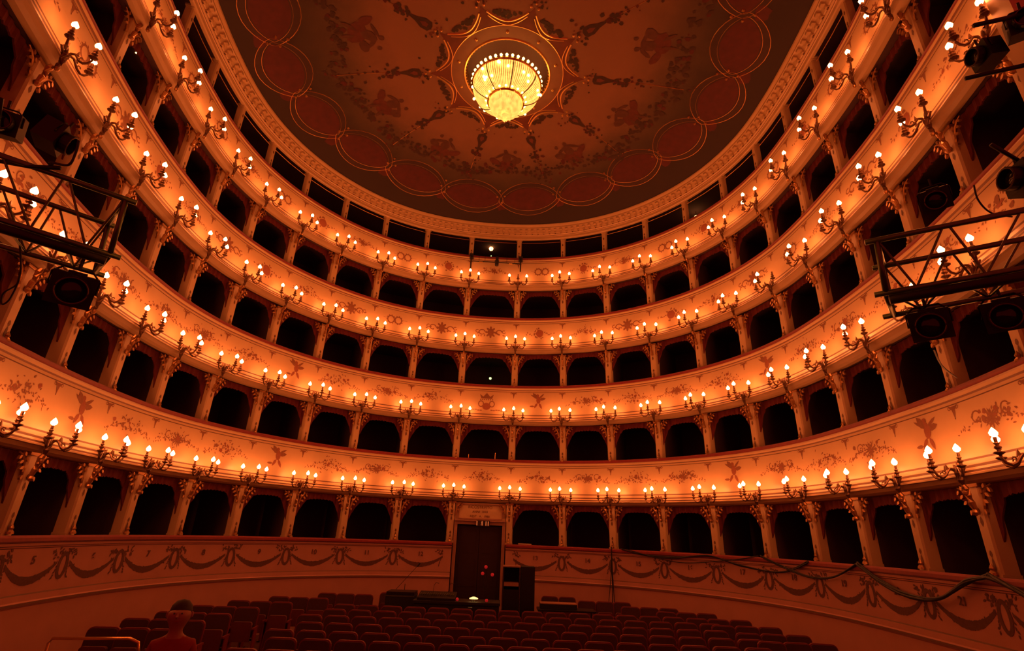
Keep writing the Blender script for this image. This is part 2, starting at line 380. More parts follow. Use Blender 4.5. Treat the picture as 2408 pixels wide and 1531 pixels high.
mb=MB(); loft(mb,[(-3.02,11.4,'box_dark'),(-3.02,14.6,'box_dark'),(-3.15,14.6,'box_dark'),(-3.15,11.4,'box_dark')],S0,S1,0,0,closed=True); tag(mb.build('wall_gallery'),kind='structure')
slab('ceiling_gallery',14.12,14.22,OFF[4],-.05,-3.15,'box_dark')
# ------------------------------------------------------------------ pillars
def pillar_proto(kind):
    t=empty('pillar')
    if kind=='gallery': W,D,z0,z1=.15,.16,-.10,.93
    else: W,D,z0,z1=.20,.21,-.10,1.235
    mb=MB(); y0=.012
    prof=[(-W/2,y0+.03),(-W/2+.02,y0),(W/2-.02,y0),(W/2,y0+.03),(W/2+.02,y0+D),(-W/2-.02,y0+D)]
    mb.prism(prof,z0,z1,'cream',lambda a,b,c:(a,b,c))
    mb.prism([(-W/2-.012,y0-.006),(W/2+.012,y0-.006),(W/2+.03,y0+D+.01),(-W/2-.03,y0+D+.01)],-.02,.05,'cream',lambda a,b,c:(a,b,c))
    y=y0-.003
    # painted drops on the shaft
    for zc,h in ((.16,.10),(.30,.05)) + (((.72,.07),(.86,.05)) if kind!='gallery' else ((.62,.06),)):
        mb.add([(0,y,zc-h),(.030,y,zc-h*.2),(.018,y,zc+h*.6),(0,y,zc+h),(-.018,y,zc+h*.6),(-.030,y,zc-h*.2)],[(0,1,2,3,4,5)],'paint_line')
    mb.build('shaft',t)
    if kind=='gallery':
        mb=MB(); mb.box((0,.09,.955),(.24,.20,.05),'cream'); mb.box((0,.09,.915),(.19,.18,.03),'cream'); mb.build('capital',t); return t
    # carved capital: front console and side scroll leaves
    mb=MB()
    mb.tube([(0,.0,.84),(0,-.03,.90),(0,-.05,.98),(0,-.06,1.07),(0,-.075,1.16),(0,-.10,1.215)],[.02,.032,.042,.036,.046,.03],'gilt',8)
    mb.lathe([(0,-.05),(.03,-.03),(.042,0),(.03,.035),(0,.05)],'gilt',8,(0,-.035,.84))
    for sg in(-1,1):
        mb.tube([(sg*.10,.03,.86),(sg*.135,.03,.93),(sg*.15,.03,1.02),(sg*.19,.03,1.10),(sg*.26,.03,1.17),(sg*.34,.03,1.20)],[.015,.026,.022,.026,.020,.012],'gilt',6)
        mb.tube([(sg*(.15+.035*math.cos(a)),.025,.96+.035*math.sin(a)) for a in [k*PI/4 for k in range(7)]],[.014]*7,'gilt',5)
        for k,(x,z,L,a) in enumerate(((.13,.88,.08,-1.2),(.17,1.0,.09,-.5),(.22,1.09,.09,-.6),(.29,1.16,.08,-.9),(.14,1.08,.08,1.2),(.21,1.16,.07,1.0))):
            pl=leafpoly(x,z,L,.045,a); mb.prism([(sg*q[0],q[1]) for q in pl],.0,.035,'gilt',lambda a_,b_,c_:(a_,c_,b_))
    mb.box((0,.12,1.21),(.25,.24,.045),'gilt')
    mb.build('capital',t,fix=True)
    mb=MB()   # scroll foot on the rail beside the shaft
    mb.lathe([(0,0),(.055,.0),(.05,.03),(.025,.06),(.035,.085),(.018,.12),(.0,.15)],'gilt',8,(0,-.0,.035))
    mb.build('foot_finial',t,fix=True).location=(-.0,-.03,.0)
    return t
proto={'box':pillar_proto('box'),'gallery':pillar_proto('gallery')}; used=set()
def whichbay(i):
    return ('%s from centre on the left'%ORD[12-i]) if i<=12 else ('%s from centre on the right'%ORD[i-13])
ROW=['ground row','lowest balcony','second balcony up','third balcony up','top gallery']
for l in range(5):
    k='gallery' if l==4 else 'box'
    for i in range(1,NP-1):
        p,an=frame(i,OFF[l],RAIL[l]+(.0 if l else .0),0)
        if not(inframe(p,120) or inframe(p+Vector((0,0,1.2)),120)): continue
        o=proto[k] if k not in used else copy_tree(proto[k]); used.add(k)
        o.location=p; o.rotation_euler=(0,0,an)
        tag(o,('slim cream pillar, top gallery, ' if l==4 else 'cream box pillar, gilt capital, '+ROW[l]+', ')+whichbay(i),'pillar','pillars of the '+ROW[l])
# ------------------------------------------------------------------ pelmets
for l in range(4):
    top=RAIL[l+1]-1.345
    for i in range(1,NP-2):
        if l==0 and i==IL1: continue
        if not(inframe(CP(i+.5,0,top-.2,OFF[l]),60)): continue
        s0,s1=i+.11/bayw(i),i+1-.11/bayw(i+1); a=CP(s0,-.14,0,OFF[l]); b=CP(s1,-.14,0,OFF[l]); Lw=(b-a).length
        mid=(a+b)/2; an=math.atan2((b-a).y,(b-a).x); H=Lw/2
        N=28; low=[]
        for k in range(N+1):
            u=-1+2*k/N; d=.15+.10*u*u+.52*max(0,(abs(u)-.50)/.50)**1.7
            d+= .022*abs(math.sin(k*PI/2.0))
            low.append((u*H,-d))
        mb=MB(); P_=low[::-1]
        vs=[];fs=[]
        for t in(0,.025):
            for u,v in low: vs.append((u,t+.012*math.sin(u*40),v)); vs.append((u,t+.012*math.sin(u*40),0))
        n2=2*(N+1)
        for k in range(N):
            fs.append((2*k,2*k+2,2*k+3,2*k+1)); fs.append((n2+2*k,n2+2*k+1,n2+2*k+3,n2+2*k+2)); fs.append((2*k,n2+2*k,n2+2*k+2,2*k+2)); fs.append((2*k+1,2*k+3,n2+2*k+3,n2+2*k+1))
        fs.append((0,1,n2+1,n2)); fs.append((2*N,n2+2*N,n2+2*N+1,2*N+1))
        mb.add(vs,fs,'pelmet')
        o=mb.build('pelmet'); o.location=(mid.x,mid.y,top-.003); o.rotation_euler=(0,0,an)
        bay='wide centre box' if i==IL1 else ('%s box left of centre'%ORD[11-i] if i<12 else '%s box right of centre'%ORD[i-13])
        if l==0: bay='%s box %s of the entrance'%(ORD[11-i] if i<12 else ORD[i-13],'left' if i<12 else 'right')
        tag(o,'dark red scalloped pelmet, %s, %s'%(ROW[l],bay),'pelmet','pelmets of the '+ROW[l])
# curtain rods in the gallery
for i in range(2,NP-2):
    if not inframe(CP(i+.5,0,13.5,OFF[4]),40): continue
    a=CP(i+.06,-.12,13.50,OFF[4]); b=CP(i+.94,-.12,13.50,OFF[4]); c=CP(i+.5,-.12,13.50,OFF[4])
    mb=MB(); mb.tube([a-c,(0,0,0),b-c],.012,'brass',6); o=mb.build('curtain_rod'); o.location=c
    tag(o,'thin brass rod across the gallery opening, '+('over the centre bay' if i==IL1 else '%s bay %s of the centre'%((ORD[11-i],'left') if i<12 else (ORD[i-13],'right'))),'rod','gallery rods')
# ------------------------------------------------------------------ candelabra
def bulb_mesh(nm,k=1.0,m='bulb'):
    mb=MB(); mb.lathe([(0.001,-.052*k),(.040*k,-.022*k),(.047*k,.008*k),(.026*k,.045*k),(.001,.078*k)],m,7); return mb
def candelabrum():
    t=empty('candelabrum')   # local -y = into the hall, z=0 at the bracket
    mb=MB()
    mb.tube([(0,.0,-.28),(0,-.03,-.2),(0,-.045,-.1),(0,-.05,0),(0,-.07,.05)],[.012,.035,.045,.055,.035],'bronze',8)
    for a in(-1.1,-.55,0,.55,1.1):
        mb.prism(leafpoly(0,0,.15,.05,PI/2+a),-.05,-.02,'bronze',lambda x,z,y:(x,y,z))
    mb.lathe([(0,-.05),(.03,-.03),(.035,0),(.02,.03),(0,.05)],'gilt',8,(0,-.03,-.27))
    mb.build('backplate',t,fix=True)
    for ex,ey,ez in((-.33,-.21,-.01),(0,-.38,.01),(.33,-.21,-.01)):
        d=Vector((ex,ey,0)); dn=d.normalized(); L=d.length
        def q(f,z): return tuple(dn*L*f+Vector((0,-.05*(1-f),z)))
        mb=MB()
        mb.tube([q(.05,.0),q(.18,.055),(q(.32,.06)),q(.42,.02),q(.55,-.04),q(.72,-.07),q(.88,-.045),q(.98,.01),q(1,.05+ez)],[.018,.02,.018,.018,.02,.02,.018,.016,.016],'bronze',6)
        mb.tube([q(.60+.07*math.cos(a)/L*.4,.0+.028*math.sin(a)) for a in [k*PI/3 for k in range(5)]],.009,'bronze',5)
        mb.prism([(.35,.05),(.45,.12),(.5,.04)],-.012,.012,'bronze',lambda f,z,s:tuple(Vector(q(f,z))+Vector((-dn.y,dn.x,0))*s))
        arm=mb.build('arm',t,fix=True)
        mb=MB()
        mb.lathe([(0,.03),(.025,.04),(.062,.065),(.06,.075),(.022,.085),(.02,.105),(.042,.125),(.04,.14),(.02,.15),(.022,.165),(.034,.18),(.02,.19),(.021,.255),(0,.26)],'bronze',9)
        c=mb.build('candle',arm,fix=True); c.location=(ex,ey,ez)
        bo=bulb_mesh('bulb').build('bulb',arm,smooth=True); bo.location=(ex,ey,ez+.30)
    return t
cp=candelabrum(); first=True
UNLIT={(4,13):1,(3,19):2}   # arms whose lamp is out
for l in range(1,5):
    for i in range(1,NP-1):
        p,an=frame(i,OFF[l],RAIL[l]-1.19,.175)
        if not inframe(p+Vector((0,0,.2)),40): continue
        o=cp if first else copy_tree(cp); first=False
        o.location=p; o.rotation_euler=(0,0,an+random.Random(i*7+l).uniform(-.10,.10))
        tag(o,'three-armed candelabrum%s, %s, %s'%(' missing one bulb' if (l,i) in UNLIT else '',{1:'lowest balcony front',2:'second balcony front up',3:'third balcony front up',4:'highest balcony front'}[l],whichbay(i)),'candelabrum','candelabra along the '+ROW[l])
        if (l,i) in UNLIT:
            arm=[c for c in o.children if c.name.startswith('arm')][UNLIT[(l,i)]]
            for c in list(arm.children):
                if c.name.startswith('bulb'): bpy.data.objects.remove(c)
# ------------------------------------------------------------------ cornice
OC=OFF[4]
root=empty('cornice',(0,0,0),0,'deep moulded cream cornice with modillions running around the ceiling edge','cornice')
CPF=[(-.05,13.58,'cream'),(.02,13.58,'cream'),(.05,13.60,'cream'),(.05,13.70,'cream'),(.075,13.71,'paint_line'),(.08,13.725,'cream'),(.12,13.75,'cream'),(.12,13.79,'cream'),(.15,13.80,'cream'),(.20,13.90,'cream'),(.28,13.93,'cream'),(.30,13.935,'cream'),(.30,13.98,'cream'),(.35,14.04,'cream'),(.36,14.08,'cream'),(.33,14.11,'cream'),(-.05,14.11,'cream')]
mb=MB(); loft(mb,CPF,S0,S1,0,OC,closed=True); mb.build('cornice_moulding',root)
mb=MB(); tot=0; s=S0+.05
while s<S1-.05:
    p,an=frame(s,OC,0,0); mx=Matrix.Translation(p)@Matrix.Rotation(an,4,'Z')
    mb.box((0,-.21,13.89),(.10,.15,.07),'cream',mx); mb.box((0,-.15,13.82),(.085,.09,.10),'cream',mx)
    mb.box((.0,-.135,13.765),(.05,.03,.03),'paint_line',mx)
    s+=.235/bayw(s)
tag(mb.build('modillion_band',root),kind='stuff')
# ------------------------------------------------------------------ ceiling
CX,CY=-.43,11.2
Epts=[CP(S0+(S1-S0)*i/240,.34,0,OC).to_2d() for i in range(241)]
front=[(Epts[-1]),Vector((5.1,2.2)),Vector((3.2,1.6)),Vector((-.3,1.3)),Vector((-3.8,1.4)),Vector((-5.2,1.9)),Epts[0]]
Eall=Epts+front[1:-1]
EA=sorted([(math.atan2(p.y-CY,p.x-CX),(p-Vector((CX,CY))).length) for p in Eall])
def re(a):
    a=(a+PI)%(2*PI)-PI
    E=EA; n=len(E); lo=0
    import bisect
    k=bisect.bisect_left(E,(a,0))
    a0,r0=E[k-1] if k>0 else (E[-1][0]-2*PI,E[-1][1]); a1,r1=E[k] if k<n else (E[0][0]+2*PI,E[0][1])
    f=(a-a0)/(a1-a0) if a1>a0 else 0; return r0+(r1-r0)*f
RI=1.24
def cz(r,R_): t=max(0,min(1,(R_-r)/(R_-RI))); return 14.10+.90*(1-(1-t)**3)
def ceilp(x,y,dz=0):
    a=math.atan2(y-CY,x-CX); r=math.hypot(x-CX,y-CY); return Vector((x,y,cz(r,re(a))-dz))
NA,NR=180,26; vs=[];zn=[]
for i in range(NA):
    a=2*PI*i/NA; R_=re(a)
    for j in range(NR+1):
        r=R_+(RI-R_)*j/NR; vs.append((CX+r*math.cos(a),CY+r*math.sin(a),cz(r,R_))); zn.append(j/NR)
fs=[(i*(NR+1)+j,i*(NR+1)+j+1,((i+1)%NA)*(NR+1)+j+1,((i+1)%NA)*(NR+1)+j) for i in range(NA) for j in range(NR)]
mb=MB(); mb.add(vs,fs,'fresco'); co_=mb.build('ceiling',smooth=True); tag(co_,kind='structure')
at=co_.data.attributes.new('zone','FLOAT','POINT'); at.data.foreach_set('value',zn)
mb=MB(); mb.lathe([(RI,15.0),(RI+.02,15.35),(0.001,15.35)],'recess',48,(CX,CY,0)); mb.build('ceiling_recess',co_)
mb=MB()
for k in range(72):
    a=2*PI*k/72; mb.box((RI-.03,0,15.16),(.05,.05,.32),'gilt',Matrix.Translation((CX,CY,0))@Matrix.Rotation(a,4,'Z'))
tag(mb.build('recess_ribs',co_),kind='stuff')
def tubeceil(mb,pts,r,m,close=False,dz=.0): mb.tube([ceilp(x,y,dz) for x,y in pts],r,m,5,close)
def fillceil(mb,pts,m,dz=.008,c=None):
    if c is None: c=(sum(p[0] for p in pts)/len(pts),sum(p[1] for p in pts)/len(pts))
    n=len(pts); vs=[ceilp(*c,dz)]
    K=3
    for k in range(1,K+1):
        for p in pts: vs.append(ceilp(c[0]+(p[0]-c[0])*k/K,c[1]+(p[1]-c[1])*k/K,dz))
    fs=[(0,1+i,1+(i+1)%n) for i in range(n)]
    for k in range(K-1):
        for i in range(n): a=1+k*n+i; b=1+k*n+(i+1)%n; fs.append((a,a+n,b+n,b))
    mb.add(vs,fs,m)
# oval chain
OV=[(-4.9,5.6),(-5.7,7.2),(-6.35,9.03),(-6.65,10.75),(-6.28,12.5),(-5.26,14.12),(-3.72,15.5),(-1.70,16.38),(.47,16.45),(2.50,15.75),(4.02,14.5),(5.12,13.0),(5.68,11.27),(5.6,9.55),(5.1,7.9),(4.5,6.3)]
fresc=MB(); gm=MB()
for k,(x,y) in enumerate(OV):
    if k in(0,len(OV)-1): continue
    a=Vector(OV[k-1]); c=Vector(OV[k+1]); me_=Vector((x,y)); d=(c-a).normalized(); nrm=Vector((-d.y,d.x)); L=((me_-a).length+(c-me_).length)/4
    def ell(fx,fy,n=30): 
        out=[]
        for q in range(n):
            t=2*PI*q/n; u=math.cos(t); v=math.sin(t)
            pw=abs(v)**1.4*(1 if v>=0 else -1)   # pointed at the joints
            out.append(tuple(me_+d*(L*fx*u)+nrm*(.70*fy*pw)))
        return out
    fillceil(fresc,ell(1.08,1.0),'fresco_brown',.006,(x,y)); fillceil(fresc,ell(.92,.68),'fresco_red',.010,(x,y))
    tubeceil(gm,ell(1.10,1.0),.012,'gilt',True); tubeceil(gm,ell(.97,.74),.010,'gilt',True); tubeceil(gm,ell(.86,.60),.007,'gilt',True)
    j=(me_+a)/2
    for q in range(4):
        pp=j+ (d if q%2 else nrm)*(.14 if q%2 else .26)*(1 if q<2 else -1)
        c3=ceilp(pp.x,pp.y,.01)
        gm.lathe([(0,.02),(.05,0),(.03,-.03),(0,-.045)],'gilt',5,tuple(c3))
    # shell ornament outside each joint
    rr=random.Random(k); o2=Vector((j.x-CX,j.y-CY)).normalized(); pj=j+o2*.42
    fillceil(fresc,[tuple(pj+Vector((math.cos(t),math.sin(t)))*rr.uniform(.14,.24)) for t in [q*PI/5 for q in range(10)]],'fresco_red',.007)
# star around the rosette
CUSP=[math.radians(90+36*k+18) for k in range(10)]
star=[];R1_,R2_=2.26,1.70
for k in range(10):
    a0=CUSP[k]; 
    for q in range(12):
        t=q/12; a=a0+math.radians(36)*t; r=R1_-(R1_-R2_)*math.sin(PI*t)**.62; star.append((CX+r*math.cos(a),CY+r*math.sin(a)))
inner=[(CX+1.63*math.cos(2*PI*q/120+CUSP[0]),CY+1.63*math.sin(2*PI*q/120+CUSP[0])) for q in range(120)]
vs=[ceilp(*p,.006) for p in star]+[ceilp(*p,.006) for p in inner]; fresc.add(vs,[(i,(i+1)%120,120+(i+1)%120,120+i) for i in range(120)],'fresco_star')
ros2=[(CX+RI*math.cos(2*PI*q/120+CUSP[0]),CY+RI*math.sin(2*PI*q/120+CUSP[0])) for q in range(120)]
vs=[ceilp(*p,.008) for p in inner]+[ceilp(*p,.008) for p in ros2]; fresc.add(vs,[(i,(i+1)%120,120+(i+1)%120,120+i) for i in range(120)],'rosette')
tubeceil(gm,inner,.015,'gold_leaf',True); tubeceil(gm,ros2,.03,'gold_leaf',True,.01)
for k in range(10):
    a0=CUSP[k]; am=a0+math.radians(18)
    for rr_,wd in((0,.026),(-.11,.016)):
        seg=[]
        for q in range(11):
            t=.08+.84*q/10; a=a0+math.radians(36)*t; r=R1_-(R1_-R2_)*math.sin(PI*t)**.62+rr_+.05; seg.append((CX+r*math.cos(a),CY+r*math.sin(a)))
        tubeceil(gm,seg,wd,'gold_leaf')
    for q in(-1,0,1):
        rr=R1_+(.12 if q==0 else 0); a=a0+q*.045; c3=ceilp(CX+rr*math.cos(a),CY+rr*math.sin(a),.01); gm.lathe([(0,.02),(.04,0),(.03,-.03),(0,-.05)],'gold_leaf',6,tuple(c3))
    gm.lathe([(0,.02),(.045,0),(.035,-.03),(0,-.05)],'gold_leaf',8,tuple(ceilp(CX+1.44*math.cos(am),CY+1.44*math.sin(am),.01)))
    # foliage lunette outside each arc
    rr=random.Random(k+40)
    for q in range(34):
        a=am+rr.uniform(-.18,.18); r=1.80+abs(a-am)*1.0+rr.uniform(0.02,.20*(1-abs(a-am)/.22)+.04)
        fillceil(fresc,circ(CX+r*math.cos(a),CY+r*math.sin(a),rr.uniform(.03,.065),n=6,j=.35,rnd=rr),'fresco_dark',.007+.0002*q)
    # lyre, knot and cord on each radial
    ca,sa=math.cos(a0),math.sin(a0)
    def rad(r,tt): return (CX+r*ca-tt*sa,CY+r*sa+tt*ca)
    R_=re(a0)
    fillceil(fresc,[rad(*q) for q in((2.50,-.05),(2.56,-.15),(2.75,-.16),(2.95,-.07),(3.15,-.03),(3.15,.03),(2.95,.07),(2.75,.16),(2.56,.15),(2.50,.05))],'fresco_dark',.010)
    fillceil(fresc,[rad(*q) for q in((2.62,-.05),(2.72,-.07),(2.85,0),(2.72,.07),(2.62,.05))],'fresco_star',.013)
    for q in range(20):
        r=rr.uniform(3.15,3.55); fillceil(fresc,circ(*rad(r,rr.gauss(0,.09)),rr.uniform(.03,.07),n=6,j=.4,rnd=rr),'fresco_dark' if q%3 else 'fresco_red',.009+.0003*q)
    for q in range(14):
        r=rr.uniform(2.3,2.6); fillceil(fresc,circ(*rad(r,rr.gauss(0,.20)),rr.uniform(.02,.05),n=6,j=.4,rnd=rr),'fresco_dark' if q%3 else 'fresco_star',.009+.0003*q)
    tubeceil(gm,[rad(r,0) for r in (3.5,3.9,4.3,min(5.4,R_-2.0))],.012,'gilt')
    for q in range(26):
        r=rr.uniform(3.5,R_-1.7); fillceil(fresc,circ(*rad(r,rr.gauss(0,.12)),rr.uniform(.02,.06),n=6,j=.4,rnd=rr),'fresco_dark' if q%4 else 'fresco_red',.009+.0002*q)
    # outer ring of painted bushes
    for q in range(80):
        a=a0+math.radians(36)*rr.random(); R2=re(a); r=R2-1.95-rr.uniform(0,.5)-.25*abs(math.sin((a-a0)*5)); fillceil(fresc,circ(CX+r*math.cos(a),CY+r*math.sin(a),rr.uniform(.03,.085),n=6,j=.4,rnd=rr),'fresco_dark' if q%5 else 'fresco_red',.008+.0001*q)
    # floating figures: head, torso, drapery, limbs
    a=am; R2=re(a); rm=2.25+(R2-1.6-2.25)*.50; ca2,sa2=math.cos(a),math.sin(a); fl=rr.choice((-1,1))
    def fg(u,v): u*=fl; return (CX+(rm-v)*ca2+u*-sa2*-1,CY+(rm-v)*sa2+u*ca2*-1)
    def blob(u,v,ru,rv,ang,m,dz,n=12):
        pts=[]
        for q in range(n):
            t=2*PI*q/n; x,y=math.cos(t)*ru*rr.uniform(.85,1.15),math.sin(t)*rv*rr.uniform(.85,1.15); pts.append(fg(u+x*math.cos(ang)-y*math.sin(ang),v+x*math.sin(ang)+y*math.cos(ang)))
        fillceil(fresc,pts,m,dz,fg(u,v))
    blob(0,-.28,.34,.24,rr.uniform(-.4,.4),'fresco_drape',.010); blob(.0,.05,.15,.22,.2,'fresco_figure',.013); blob(.03,.36,.07,.085,0,'fresco_figure',.015,9)
    blob(-.22,.14,.20,.05,.5,'fresco_figure',.014); blob(.22,.16,.20,.05,-.6,'fresco_figure',.0145); blob(.42,-.1,.22,.12,.7,'fresco_drape',.0125); blob(-.36,-.05,.18,.13,-.5,'fresco_figure',.0135); blob(-.3,.35,.06,.07,0,'fresco_figure',.015,9)
    for sg in(-1,1): blob(sg*.16,-.5,.05,.20,sg*.3,'fresco_figure',.0155)
fresc.build('painted_decoration',co_); gm.build('gilt_moulding',co_)
# ------------------------------------------------------------------ chandelier
ct=empty('chandelier',(CX,CY,13.35),0,'large glowing crystal basket chandelier hanging at the centre of the painted ceiling','chandelier')
def zoneattr(o):
    me=o.data; a=me.attributes.new('zone','FLOAT','POINT'); a.data.foreach_set('value',[ (math.atan2(v.co.y,v.co.x)/(2*PI))%1 for v in me.vertices])
mb=MB()
mb.lathe([(.0,1.25),(.25,1.34),(.97,1.28),(1.01,1.25),(1.02,1.20),(.98,1.18)],'brass',60); mb.tube([(0,0,1.3),(0,0,2.0)],.035,'brass',8); mb.build('crown_ring',ct,smooth=True)
mb=MB(); mb.lathe([(.97,1.19),(.97,1.10),(.93,.98),(.84,.85),(.72,.76),(.60,.70),(.52,.66)],'crystal',192); o=mb.build('crystal_basket',ct,smooth=True); zoneattr(o)
mb=MB(); mb.lathe([(.50,.70),(.53,.67),(.53,.62),(.49,.60)],'brass',48); mb.build('lower_ring',ct,smooth=True)
mb=MB(); mb.lathe([(.47,.62),(.46,.48),(.38,.34),(.26,.24),(.12,.19),(.03,.17)],'crystal',96); o=mb.build('crystal_bowl',ct,smooth=True); zoneattr(o)
mb=MB(); mb.lathe([(.0,.20),(.10,.19),(.12,.14),(.05,.09),(.03,.03),(.045,0),(.0,-.05)],'crystal',16); o=mb.build('finial',ct,smooth=True); zoneattr(o)
for k in range(8):
    a=2*PI*k/8+.2; mb=MB(); mb.tube([(r*math.cos(a),r*math.sin(a),z) for r,z in((.985,1.19),(.985,1.10),(.945,.98),(.855,.85),(.735,.75),(.615,.69),(.53,.65))],.014,'bronze',5); mb.build('rib',ct)
cb=bulb_mesh('b',.9,'chandelier_bulb').mesh('bulb',True)
for k in range(40):
    a=2*PI*k/40; o=bpy.data.objects.new('bulb',cb); COL.objects.link(o); o.parent=ct; o.location=(1.0*math.cos(a),1.0*math.sin(a),1.33)
for k in range(20):
    a=2*PI*k/20; o=bpy.data.objects.new('bulb',cb); COL.objects.link(o); o.parent=ct; o.location=(.56*math.cos(a),.56*math.sin(a),.70)
rr=random.Random(3)
for k in range(22):
    a=rr.uniform(0,2*PI); z=rr.uniform(.82,1.1); r=.84+(z-.85)*.75; o=bpy.data.objects.new('bulb',cb); COL.objects.link(o); o.parent=ct; o.location=((r+.0)*math.cos(a),(r+.0)*math.sin(a),z)
dm=MB(); dm.tube([(0,0,0),(0,0,-.07)],.004,'crystal',4); dm.lathe([(0,-.06),(.012,-.08),(.008,-.11),(0,-.12)],'crystal',6); dme=dm.mesh('crystal_drop')
for k in range(16):
    a=2*PI*k/16+.1; r,z=(.52,.63) if k%2 else (.22,.24); o=bpy.data.objects.new('crystal_drop',dme); COL.objects.link(o); o.parent=ct; o.location=(r*math.cos(a),r*math.sin(a),z)
for k in range(8):
    a=2*PI*k/8; o=bpy.data.objects.new('crystal_drop',dme); COL.objects.link(o); o.parent=ct; o.location=(.06*math.cos(a),.06*math.sin(a),.09)
# ------------------------------------------------------------------ entrance
p,an=frame(12.5,OFF[0],0,0); a=CP(IL1,0,0,OFF[0]); b=CP(IR1,0,0,OFF[0]); Wd=(b-a).length-.22; mid=(a+b)/2; an=math.atan2((b-a).y,(b-a).x)
dr=empty('door_1',(mid.x,mid.y,0),an); tag(dr,kind='structure'); 
mb=MB(); H=2.84
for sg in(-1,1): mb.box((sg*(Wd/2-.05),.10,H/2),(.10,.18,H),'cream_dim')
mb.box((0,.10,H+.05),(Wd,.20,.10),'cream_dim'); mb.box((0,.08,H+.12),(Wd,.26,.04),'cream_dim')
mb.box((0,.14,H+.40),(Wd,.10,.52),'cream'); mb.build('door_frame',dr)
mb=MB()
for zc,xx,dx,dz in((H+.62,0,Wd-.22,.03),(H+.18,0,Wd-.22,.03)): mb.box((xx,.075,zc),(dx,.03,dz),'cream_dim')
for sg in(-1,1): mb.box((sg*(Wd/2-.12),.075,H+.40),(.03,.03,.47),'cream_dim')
mb.build('plaque_border',dr)
for k,(tx,sz) in enumerate((('REAEDIFICATVM',.125),('ANNO  1856',.10),('REFICT  A  1980',.10))):
    cu=bpy.data.curves.new('t','FONT'); cu.body=['RICOSTRVITO','ANNI  1818','REST.  A.  1980'][k]; cu.size=sz; cu.align_x='CENTER'; cu.align_y='CENTER'; cu.extrude=.002
    to=bpy.data.objects.new('t',cu); me=bpy.data.meshes.new_from_object(to); bpy.data.objects.remove(to); me.materials.clear(); me.materials.append(MATS['paint_line'])
    o=bpy.data.objects.new('inscription',me); COL.objects.link(o); o.parent=dr; o.location=(-.02,.086,H+.53-.14*k); o.rotation_euler=(PI/2,0,0)
for sg in(-1,1):
    mb=MB(); w2=(Wd-.22)/2; mb.box((sg*w2/2,.20,(H-.02)/2),(w2-.01,.05,H-.04),'wood_dark')
    for z0,z1 in((.2,.95),(1.05,1.9),(2.0,2.65)): mb.box((sg*w2/2,.172,(z0+z1)/2),(w2-.2,.012,z1-z0),'wood_dark')
    mb.build('door_leaf',dr)
ex=empty('exit_sign',(mid.x-.00,mid.y,0),an,'small running figure exit sign box fixed above the dark entrance','sign')
mb=MB(); mb.box((0.10,-.07,H+.045),(.42,.06,.17),'sign_dark'); mb.build('sign_box',ex)
mb=MB()
for x in(-.17,0,.12,.19):
    m2=MB(); m2.box((x+.07,-.103,H+.045),(.035,.006,.13),'sign_pale'); m2.build('sign_panel',ex)
mb.tube([(.03,-.104,H-.01),(.05,-.104,H+.04),(.04,-.104,H+.09)],.008,'sign_pale',5); mb.tube([(.05,-.104,H+.04),(.04,-.104,H+.09),(.06,-.104,H+.10)],.007,'sign_pale',5)
mb.build('pictogram',ex)
# ------------------------------------------------------------------ theatre seats
st=empty('theatre_seat')
def rbox(mb,w_,h,t,m,f,n=4,r=.09):
    pts=[]
    for cx,cy,a0 in((w_/2-r,h-r,0),(-w_/2+r,h-r,PI/2)):
        for q in range(n+1): pts.append((cx+r*math.cos(a0+PI/2*q/n),cy+r*math.sin(a0+PI/2*q/n)))
    pts+=[(-w_/2,0),(w_/2,0)]; mb.prism(pts,0,t,m,f)
mb=MB(); rec=lambda y0,z0:(lambda a_,b_,c_:(a_,y0+c_+b_*.16,z0+b_*.985))
rbox(mb,.50,.56,.05,'seat_trim',rec(.02,.40)); rbox(mb,.465,.52,.02,'seat_back',rec(.004,.42),r=.075); mb.build('backrest',st,fix=True)
mb=MB(); f=lambda a_,b_,c_:(a_,-.09+c_+b_*.02,.34+b_); rbox(mb,.40,.36,.07,'seat_pad',f,r=.05); mb.build('seat',st,fix=True)
for sg in(-1,1):
    mb=MB(); mb.box((sg*.262,-.02,.59),(.035,.34,.035),'seat_trim'); mb.box((sg*.262,.03,.30),(.02,.20,.57),'seat_trim'); mb.build('armrest',st)
mb=MB()
for sg in(-1,1): mb.box((sg*.262,.03,.012),(.05,.34,.022),'black_metal')
mb.box((0,.06,.36),(.50,.05,.04),'black_metal'); mb.build('base_frame',st)
fs_=True; SEATS=[]
crow=[8.55,9.42,10.12,10.95,11.83,12.72,13.54]
for r_,y in enumerate(crow):
    n=16; x0=-3.95+.04*(len(crow)-r_)
    if r_==6: x0,n=-3.62,15
    for k in range(n):
        SEATS.append((x0+.545*k+(.27 if r_%2 else 0),y+.018*abs(k-7.5)**1.2*0,0,'centre block, %s row from front, %s from left'%(ORD[r_],ORD[k]),'centre block seats'))
for r_,(y,xs) in enumerate(((9.75,(-6.45,-5.96,-5.47)),(10.65,(-6.52,-6.03,-5.54)),(11.52,(-6.46,-5.98,-5.50)),(12.5,(-6.33,-5.86,-5.38)),(13.5,(-6.03,-5.53,-5.05)),(14.5,(-5.50,-5.01,-4.53)),(15.62,(-4.66,-4.17,-3.68)))):
    for k,x in enumerate(xs): SEATS.append((x,y,.12,'left side block, %s row from front, %s from wall'%(ORD[r_],ORD[k]),'left side seats'))
